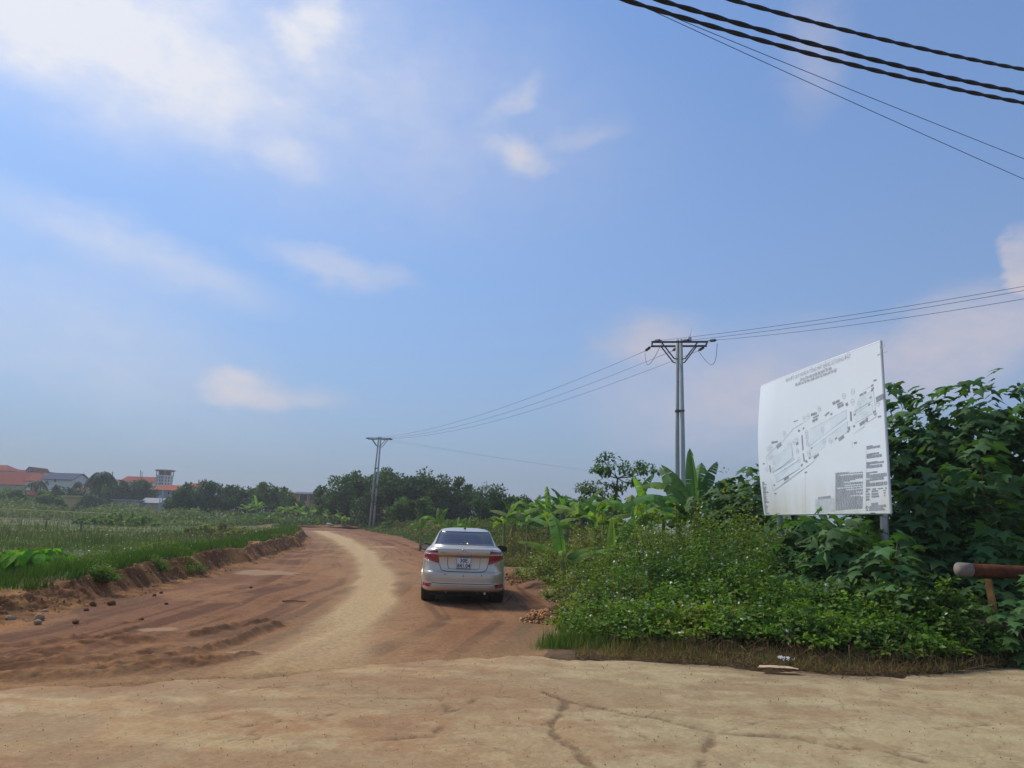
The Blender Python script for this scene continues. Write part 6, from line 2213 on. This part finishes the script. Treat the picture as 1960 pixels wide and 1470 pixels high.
# ------------------------------------------------------------------ taro by the water
def heart(n_=14):
    V = [np.array([0, 0, 0.0])]
    for i in range(n_):
        a = 2 * math.pi * i / n_
        r = .5 * (1 - .25 * math.cos(a)) * (1 + .35 * max(0, -math.cos(a)) ** 6) + .12 * max(0, math.cos(a)) ** 5
        y = math.cos(a) * r * 1.15 + .18
        x = math.sin(a) * r * .85
        if abs(a - math.pi) < .3:
            y += .16
        V.append(np.array([x, y, .12 * abs(x) - .25 * max(0, y) ** 2]))
    return V, [(0, i, i % n_ + 1) for i in range(n_, 0, -1)]


M['taro'] = mat_leaf('taro_leaf', S(104, 150, 44), trans=.4, rough=.75, spec=.08, rnd=.25, scale=5)
taro_me = meshdata('leaf', *heart(), M['taro'])
tl_names = ['at the left frame edge', 'second from the left frame edge', 'near the left end of the clump', 'left of the clump middle', 'in the clump middle', 'right of the clump middle', 'near the right end of the clump', 'at the right end of the clump']
for i in range(16):
    px = 2 + (i % 8) * 16 + rng.uniform(-4, 4)
    rowf = i // 8
    Y = 16.3 if rowf else 17.8
    b0 = on(px - (4 if rowf else 0), Y)
    o = empty('taro_plant', tuple(b0))
    tag(o, f"{'front-row' if rowf else 'back-row'} leafy taro plant by the water, {tl_names[i % 8]}", 'taro plant', 'taro plants by the water')
    hh_ = (.40 if rowf else .50) * (1 - .2 * (i % 8 > 6))
    pet_ = MB()
    for k in range(18):
        a = k * 2.4 + i
        r = .10 + .38 * rng.random()
        z = hh_ * (.5 + .55 * rng.random())
        p = np.array([math.cos(a) * r, math.sin(a) * r, z])
        pet_.tube([(0, 0, -.05), p * np.array([.5, .5, .6]), p], [.014, .010, .006], 4, cap=False)
        rot = Matrix.Rotation(a - math.pi / 2, 4, 'Z') @ Matrix.Rotation(-R_(rng.uniform(25, 75)), 4, 'X')
        inst('leaf', taro_me, o, tuple(p), rot.to_3x3().to_4x4(), (.17 + .10 * rng.random()))
    pet_.build('stalks', M['pseudo'], o)

# white field flowers and small clumps
n = 150
Yg = 1 / (1 / 16 + rng.random(n) * (1 / 48 - 1 / 16))
Xg = xl(Yg) - 1.0 - rng.random(n) ** 1.2 * 12
pos = np.stack([Xg, Yg, land(Xg, Yg) + .28 + .2 * rng.random(n)], -1)
V, F, C = stamp(FLOWER_T, FLOWER_F, pos, frames(rng.normal(0, 1, (n, 3)), rng.normal(0, .4, (n, 3)) + np.array([.2, -.6, .6])), np.maximum(.022, .0011 * Yg), jitter(S(226, 224, 204), n, .08))
tag(mk('field_flowers', V, F, M['petal'], col=C), 'tiny white flowers dotted over the grass left of the road', 'flowers', kind='stuff')
for i, (px, py, Y, h, r) in enumerate(((310, 1062, 20.8, .38, .8), (200, 1082, 17.2, .30, .7), (360, 1072, 20.0, .38, .5), (160, 1098, 16.0, .22, .6), (240, 1110, 15.0, .26, .3), (345, 1088, 18.2, .3, .25), (250, 980, 88, 1.6, 3.2), (425, 1000, 60, .8, 2.4), (180, 985, 92, 1.0, 2.2), (470, 1010, 52, .7, 1.8))):
    b0 = on(px, Y)
    if i in (4, 5):
        j = int(np.argmin(abs(yb - Y)))
        b0 = np.array([Xb[j, 24], Y, Zb[j, 24] - .05])
    bush(['leafy clump on the bank top, middle of the bend', 'leafy clump on the bank top, nearest large one', 'leafy clump at the bank notch', 'low clump on the bank top near the taro', 'small weed hanging on the bank face, nearer one', 'small weed hanging on the bank face, farther one',
          'green bush far out in the field', 'brownish bush at the field side of the bend', 'small dark bush far left in the field', 'low bush on the bank near the bend'][i], b0, h, r, r * .8, 3500 if Y < 30 else 2500, .034 if Y < 30 else .0045 * Y * .8, (gA, gB) if i not in (7, 9) else (S(104, 98, 66), gD), 10 if Y < 30 else 0, 'clumps in the field')

# ------------------------------------------------------------------ grasses at the thicket foot
def tuft(label, px, py, Y, n, r, h, cols, lean=1.3, w=.008, group='grass tufts by the thicket'):
    b0 = on(px, Y)
    o = empty('grass_tuft', tuple(b0))
    tag(o, label, 'grass tuft', group)
    a = rng.random(n) * 6.283
    rr = r * rng.random(n) ** .6
    pos = np.stack([np.cos(a) * rr, np.sin(a) * rr * .7, np.full(n, -.02)], -1)
    pos[:, 2] += land(b0[0] + pos[:, 0], b0[1] + pos[:, 1]) - b0[2]
    V, F, C = blades(pos, h * (.3 + .9 * rng.random(n) ** 1.5) * (1 - .6 * rr / r), w * (.6 + .8 * rng.random(n)), jitter(np.stack(cols)[rng.integers(0, len(cols), n)], n, .25), lean, name=None)
    mk('blades', V, F, M['grass'], o, col=C)['kind'] = 'stuff'


tuft('pale grass tuft at the left corner of the thicket, on the pavement edge', 1062, 1240, 10.75, 1700, .55, .36, (S(104, 124, 66), S(84, 112, 52)))
tuft('long grass tuft right of the corner tuft', 1130, 1235, 10.7, 1500, .55, .40, (S(86, 116, 50), S(104, 122, 62)))
tuft('low grass along the pavement edge under the front weeds', 1215, 1240, 10.55, 1300, .6, .30, (S(96, 116, 58), S(128, 118, 74)))
tuft('dry grass at the pavement edge below the thicket centre', 1300, 1245, 10.45, 1100, .6, .22, (S(128, 112, 76), S(96, 112, 58)))
tuft('sparse grass in front of the litter', 1390, 1250, 10.4, 800, .6, .18, (S(120, 110, 72), S(92, 112, 54)))
tuft('brownish reed grass beside the young banana plants', 1118, 1130, 14.0, 1400, .7, .75, (S(118, 118, 66), S(104, 112, 58)), .5, .010)
tuft('tall green reed grass in front of the spear-leaf banana', 1160, 1120, 13.4, 1500, .75, .80, (S(98, 118, 56), S(122, 116, 68)), .5, .010)
tuft('reed grass between gravel heap and thicket', 1110, 1160, 13.0, 700, .4, .5, (S(116, 114, 66), S(96, 116, 54)), .6, .009)
n = 7000
Xg = .9 + rng.random(n) * 6.3
Yg = pe(Xg) + rng.random(n) ** 1.3 * .95 - .08
zz = np.where(Yg > pe(Xg), land(Xg, Yg), .03)
cc = np.stack([S(132, 112, 78), S(112, 92, 64), S(98, 112, 56), S(146, 128, 92)])[rng.integers(0, 4, n)]
tag(blades(np.stack([Xg, Yg, zz], -1), .05 + .16 * rng.random(n), .004 + .006 * rng.random(n), jitter(cc, n, .25), lean=3.0, name='dry_litter'), 'dry grass and leaf litter between thicket and pavement', 'litter', kind='stuff')
# tangle of dry twigs and roots along the pavement edge
tw2 = MB()
for i in range(520):
    x_ = rng.uniform(1.5, 6.6)
    y_ = float(pe(x_)) + rng.uniform(-.25, .55)
    a, L = rng.random() * 6.28, rng.uniform(.1, .5)
    hgt = rng.uniform(.0, .16) * (y_ > pe(x_))
    z0 = max(float(land(x_, y_)), .05 if y_ < pe(x_) else -.1) + .01
    p0 = np.array([x_, y_, z0])
    p2 = p0 + np.array([math.cos(a) * L, math.sin(a) * L * .5, hgt])
    pm = (p0 + p2) / 2 + rng.normal(0, .07, 3) + np.array([0, 0, .05 + hgt * .5])
    r_ = rng.uniform(.002, .0055)
    tw2.tube([p0, pm, p2], [r_, r_ * .9, r_ * .5], 4, cap=False)
tag(tw2.build('dry_twigs', M['twig']), 'tangle of dry brown twigs along the foot of the thicket', 'twigs', kind='stuff')


# ------------------------------------------------------------------ stones, clods, litter
def stone_mesh(name, seed, mat, flat=.7, amp=.28):
    bm = bmesh.new()
    bmesh.ops.create_icosphere(bm, subdivisions=2, radius=1)
    r_ = np.random.default_rng(seed)
    dirs = r_.normal(0, 1, (9, 3))
    dirs /= np.linalg.norm(dirs, axis=1, keepdims=True)
    offs = r_.uniform(.55, 1.0, 9)
    for v in bm.verts:
        c_ = np.array(v.co)
        for d_, q_ in zip(dirs, offs):
            k = c_ @ d_ - q_
            if k > 0:
                c_ = c_ - d_ * k * .85
        c_ = c_ * (1 + r_.normal(0, .02))
        v.co = (c_[0], c_[1] * .8, c_[2] * flat)
    me = bpy.data.meshes.new(name)
    bm.to_mesh(me)
    bm.free()
    me.materials.append(mat)
    return me


SM = [stone_mesh('stone', s_, M['stone']) for s_ in range(4)]
CM = [stone_mesh('dirt_clod', 20 + s_, M['clod']) for s_ in range(3)]


def put(me, name, label, cat, px, py, r, group, rz=None, z=None):
    g = gnd(px, py)
    zz = road_z(g[0], g[1]) if z is None else z
    o = inst(name, me, None, (g[0], g[1], zz + r * .35), (0, 0, rng.random() * 6.28 if rz is None else rz), r)
    tag(o, label, cat, group)


for i, (px, py, r, lab) in enumerate(((60, 1168, .105, 'round pale boulder at the foot of the bank, far left'), (74, 1186, .10, 'flat pale stone on the road below the round boulder'), (86, 1172, .06, 'small pale stone just right of the round boulder'),
                                      (122, 1112, .07, 'pale stone on the lower edge of the bank, left'), (75, 1140, .05, 'small pale stone on the bank slope above the boulder'), (18, 1186, .09, 'orange-tinged stone at the left frame edge'),
                                      (50, 1190, .04, 'tiny stone between boulder and left frame edge'), (72, 1194, .07, 'half-buried pale stone in front of the flat stone'))):
    put(SM[i % 4], 'stone', lab, 'stone', px, py, r, 'loose stones at the bank')
for i, (px, py, r, lab) in enumerate(((213, 1160, .085, 'brown dirt clod standing alone on the road, right one of two'), (178, 1161, .08, 'brown dirt clod on the road, left one of two'), (165, 1170, .05, 'flattened dirt clod in front of the left clod'),
                                      (308, 1137, .05, 'small clod near the foot of the bank'), (295, 1143, .05, 'small clod left of the bank-foot clod'), (145, 1190, .06, 'flat dirt crust right of the pale stones'), (270, 1188, .05, 'dirt crumb on the open road'), (480, 1127, .05, 'clod on the road below the silt patch'), (318, 1160, .04, 'lone crumb in the middle of the road'))):
    put(CM[i % 3], 'dirt_clod', lab, 'dirt clod', px, py, r, 'dirt clods on the road')
g = gnd(562, 1153)
o = MB().tube([(-.22, 0, 0), (0, .01, .01), (.24, -.01, 0)], [.014, .013, .008], 5).build('stick', M['twig'])
o.location = (g[0], g[1], road_z(g[0], g[1]) + .02)
tag(o, 'dark stick lying on the dirt road left of the pale track', 'stick')

OCT = np.array([[1, 0, 0], [0, 1, 0], [-1, 0, 0], [0, -1, 0], [.1, .1, .7], [0, 0, -.6], [.6, .6, .25], [-.55, .6, .2]])
OCT_F = np.array([[0, 6, 4], [6, 1, 4], [1, 7, 4], [7, 2, 4], [2, 3, 4], [3, 0, 4], [0, 3, 5], [3, 2, 5], [2, 1, 5], [1, 0, 5], [0, 1, 6], [1, 2, 7]])


def rnd_rot(n):
    return frames(rng.normal(0, 1, (n, 3)), rng.normal(0, .5, (n, 3)) + np.array([0, 0, 1.0]))


M['pebble'] = mat_ground('pebbles', 8, 40, .3, .01)
# pebbles on the bank face
n = 2600
Yg = 1 / (1 / 10.0 + rng.random(n) * (1 / 70 - 1 / 10.0))
iy = np.clip(np.searchsorted(yb, Yg), 0, len(yb) - 1)
iq = (3 + rng.random(n) * 28).astype(int)
pos = np.stack([Xb[iy, iq], Yb[iy, iq], Zb[iy, iq]], -1)
sz = np.maximum(.008, .0009 * Yg) * (.5 + 1.4 * rng.random(n) ** 2.5)
cc = np.where((rng.random(n) < .3)[:, None], S(176, 156, 126), S(128, 92, 64))
V, F, C = stamp(OCT, OCT_F, pos, rnd_rot(n), sz, jitter(cc, n, .25))
tag(mk('bank_gravel', V, F, M['pebble'], col=C), 'pebbles and crumbs covering the face of the earth bank', 'gravel', kind='stuff')
# grit on pavement and road
n = 9000
Yg = 1 / (1 / 4.6 + rng.random(n) * (1 / 16 - 1 / 4.6))
Xg = (rng.random(n) * 1.5 - .75) * Yg
onp = Yg < pe(Xg) - .05
ok = onp | ((Xg > xl(Yg)) & (Xg < xr(Yg) + .3))
Xg, Yg, onp = Xg[ok], Yg[ok], onp[ok]
n = len(Xg)
zz = np.where(onp, .052, [road_z(a, b) if not c_ else 0 for a, b, c_ in zip(Xg, Yg, onp)])
sz = np.maximum(.003, .0005 * Yg) * (.35 + 1.8 * rng.random(n) ** 4)
cc = np.where((rng.random(n) < .25)[:, None], S(190, 172, 140), S(112, 84, 62))
V, F, C = stamp(OCT, OCT_F, np.stack([Xg, Yg, zz], -1), rnd_rot(n), sz, jitter(cc, n, .3))
tag(mk('road_grit', V, F, M['pebble'], col=C), 'scattered grit and small stones on the road and pavement', 'grit', kind='stuff')


def heap(label, px, py, Y, rx_, ry_, h, n, cols, smax):
    g = at(px, py, Y)
    b0 = np.array([g[0], Y, float(land(g[0], Y))])
    o = empty('rubble_heap', tuple(b0))
    tag(o, label, 'rubble heap')
    k = 28
    xs, ys = np.meshgrid(np.linspace(-1.3, 1.3, k), np.linspace(-1.3, 1.3, k))
    zz = h * np.exp(-(xs ** 2 + ys ** 2) * 1.6) * (.7 + .6 * fbm(xs * 3 + px, ys * 3, 5, 4)) - .06
    V = np.stack([xs * rx_, ys * ry_, zz], -1).reshape(-1, 3)
    mk('earth', V, grid_faces(k, k), M['dirt'], o, smooth=True, col=jitter(S(134, 94, 62), k * k, .15))
    x_, y_ = rng.normal(0, .55, n), rng.normal(0, .5, n)
    z_ = h * np.exp(-(x_ ** 2 + y_ ** 2) * 1.6) * .95 - .03
    V, F, C = stamp(OCT, OCT_F, np.stack([x_ * rx_, y_ * ry_, z_], -1), rnd_rot(n), smax * (.25 + .8 * rng.random(n) ** 2), jitter(np.stack(cols)[rng.integers(0, len(cols), n)], n, .2))
    mk('rubble', V, F, M['pebble'], o, col=C)['kind'] = 'stuff'


heap('heap of orange rubble beside the road, right of the car', 1048, 1155, 13.6, .75, .6, .42, 1100, (S(176, 128, 82), S(150, 104, 66), S(188, 150, 104)), .042)
heap('small heap of pale rubble behind the right car mirror', 985, 1072, 21.5, .8, .5, .35, 260, (S(188, 156, 118), S(160, 112, 76)), .06)
heap('dark rubble and roots beside the right rear wheel', 1000, 1128, 15.8, .6, .5, .26, 400, (S(112, 80, 58), S(134, 98, 68)), .04)
heap('low spoil heap closing the far end of the road', 650, 1008, 101, 4.0, 2.0, .30, 120, (S(150, 104, 76), S(176, 140, 108)), .12)
b0 = on(1021, 14.6)
o = MB().box((0, 0, .14), (.11, .07, .30), .3, (.8, .8)).build('brick', mat_plain('brick_clay', S(168, 104, 72), .9, var=.2, scale=8))
o.location = tuple(b0)
o.rotation_euler = (.1, .12, .2)
tag(o, 'broken orange brick standing upright beside the rubble heap', 'brick')
hp = on(983, 16.6)
o = MB().tube([(-.16, 0, .02), (-.10, .02, .22), (.03, .03, .36), (.13, .02, .26), (.10, -.02, .08), (-.06, -.03, .03)], .010, 6).build('black_hose', M['black'], None, True)
o.location = tuple(hp)
tag(o, 'loop of thin black hose on the verge right of the car', 'hose')
M['card'] = mat_plain('cardboard', S(196, 166, 132), .9, var=.2, scale=6)
M['plastic'] = mat_plain('white_plastic', S(206, 208, 204), .4, var=.15, scale=9)


def sheet(name, label, cat, px, py, w_, d_, mat, z0=.062, crumple=.02, seed=1, rz=0.0, sub=9):
    g = gnd(px, py, .05)
    u_, v_ = np.meshgrid(np.linspace(-.5, .5, sub), np.linspace(-.5, .5, sub))
    zz = fbm(u_ * 4 + seed, v_ * 4, seed, 3) * crumple
    x_ = u_ * w_ * (1 - .2 * v_) + (fbm(u_ * 5, v_ * 5 + 3, seed + 2, 2) - .5) * .15 * w_
    V = np.stack([x_, v_ * d_, zz], -1).reshape(-1, 3)
    V2 = V + np.array([0, 0, .004])
    F = grid_faces(sub, sub)
    o = mk(name, np.concatenate([V2, V]), np.concatenate([F, F[:, ::-1] + sub * sub]), M[mat])
    o.location = (g[0], g[1], z0)
    o.rotation_euler = (0, 0, rz)
    tag(o, label, cat, 'litter at the pavement edge')


sheet('cardboard_scrap', 'flattened cardboard scrap on the pavement below the billboard', 'cardboard', 1488, 1281, .42, .16, 'card', seed=3, rz=-.1)
sheet('plastic_scrap', 'crumpled white plastic scrap just behind the cardboard', 'plastic scrap', 1505, 1270, .17, .14, 'plastic', crumple=.09, seed=5, rz=.5)
sheet('dry_palm_sheath', 'long pale dry leaf sheath on the pavement edge, left of the plastic', 'leaf sheath', 1405, 1256, .42, .09, 'card', crumple=.04, seed=8, rz=-.15)
sheet('plastic_bag', 'greyish flattened plastic bag right of the dry leaf sheath', 'plastic bag', 1440, 1252, .26, .12, 'plastic', crumple=.05, seed=11, rz=.2)
bgp = at(632, 999, 99.5)
bag = MB()
o = inst('white_sack', stone_mesh('white_sack', 55, M['plastic'], .8), None, (bgp[0], 99.5, float(land(bgp[0], 99.5)) + .30), (0, .2, .4), (.55, .3, .22))
tag(o, 'white sack lying on the spoil heap at the end of the road', 'sack')

# ------------------------------------------------------------------ hazy air
hv = MB().box((0, 0, 0), (1, 1, 1)).build('haze', None)
hv.data.materials.clear()
hm_ = bpy.data.materials.new('haze')
hm_.use_nodes = True
nt = hm_.node_tree
nt.nodes.clear()
vo = nt.nodes.new('ShaderNodeVolumePrincipled')
vo.inputs['Color'].default_value = (.86, .92, 1.0, 1)
vo.inputs['Density'].default_value = .0006
vo.inputs['Anisotropy'].default_value = .3
om = nt.nodes.new('ShaderNodeOutputMaterial')
nt.links.new(vo.outputs[0], om.inputs['Volume'])
hv.data.materials.append(hm_)
hv.scale = (760, 700, 22)
hv.location = (0, 200, 9)
tag(hv, kind='stuff')
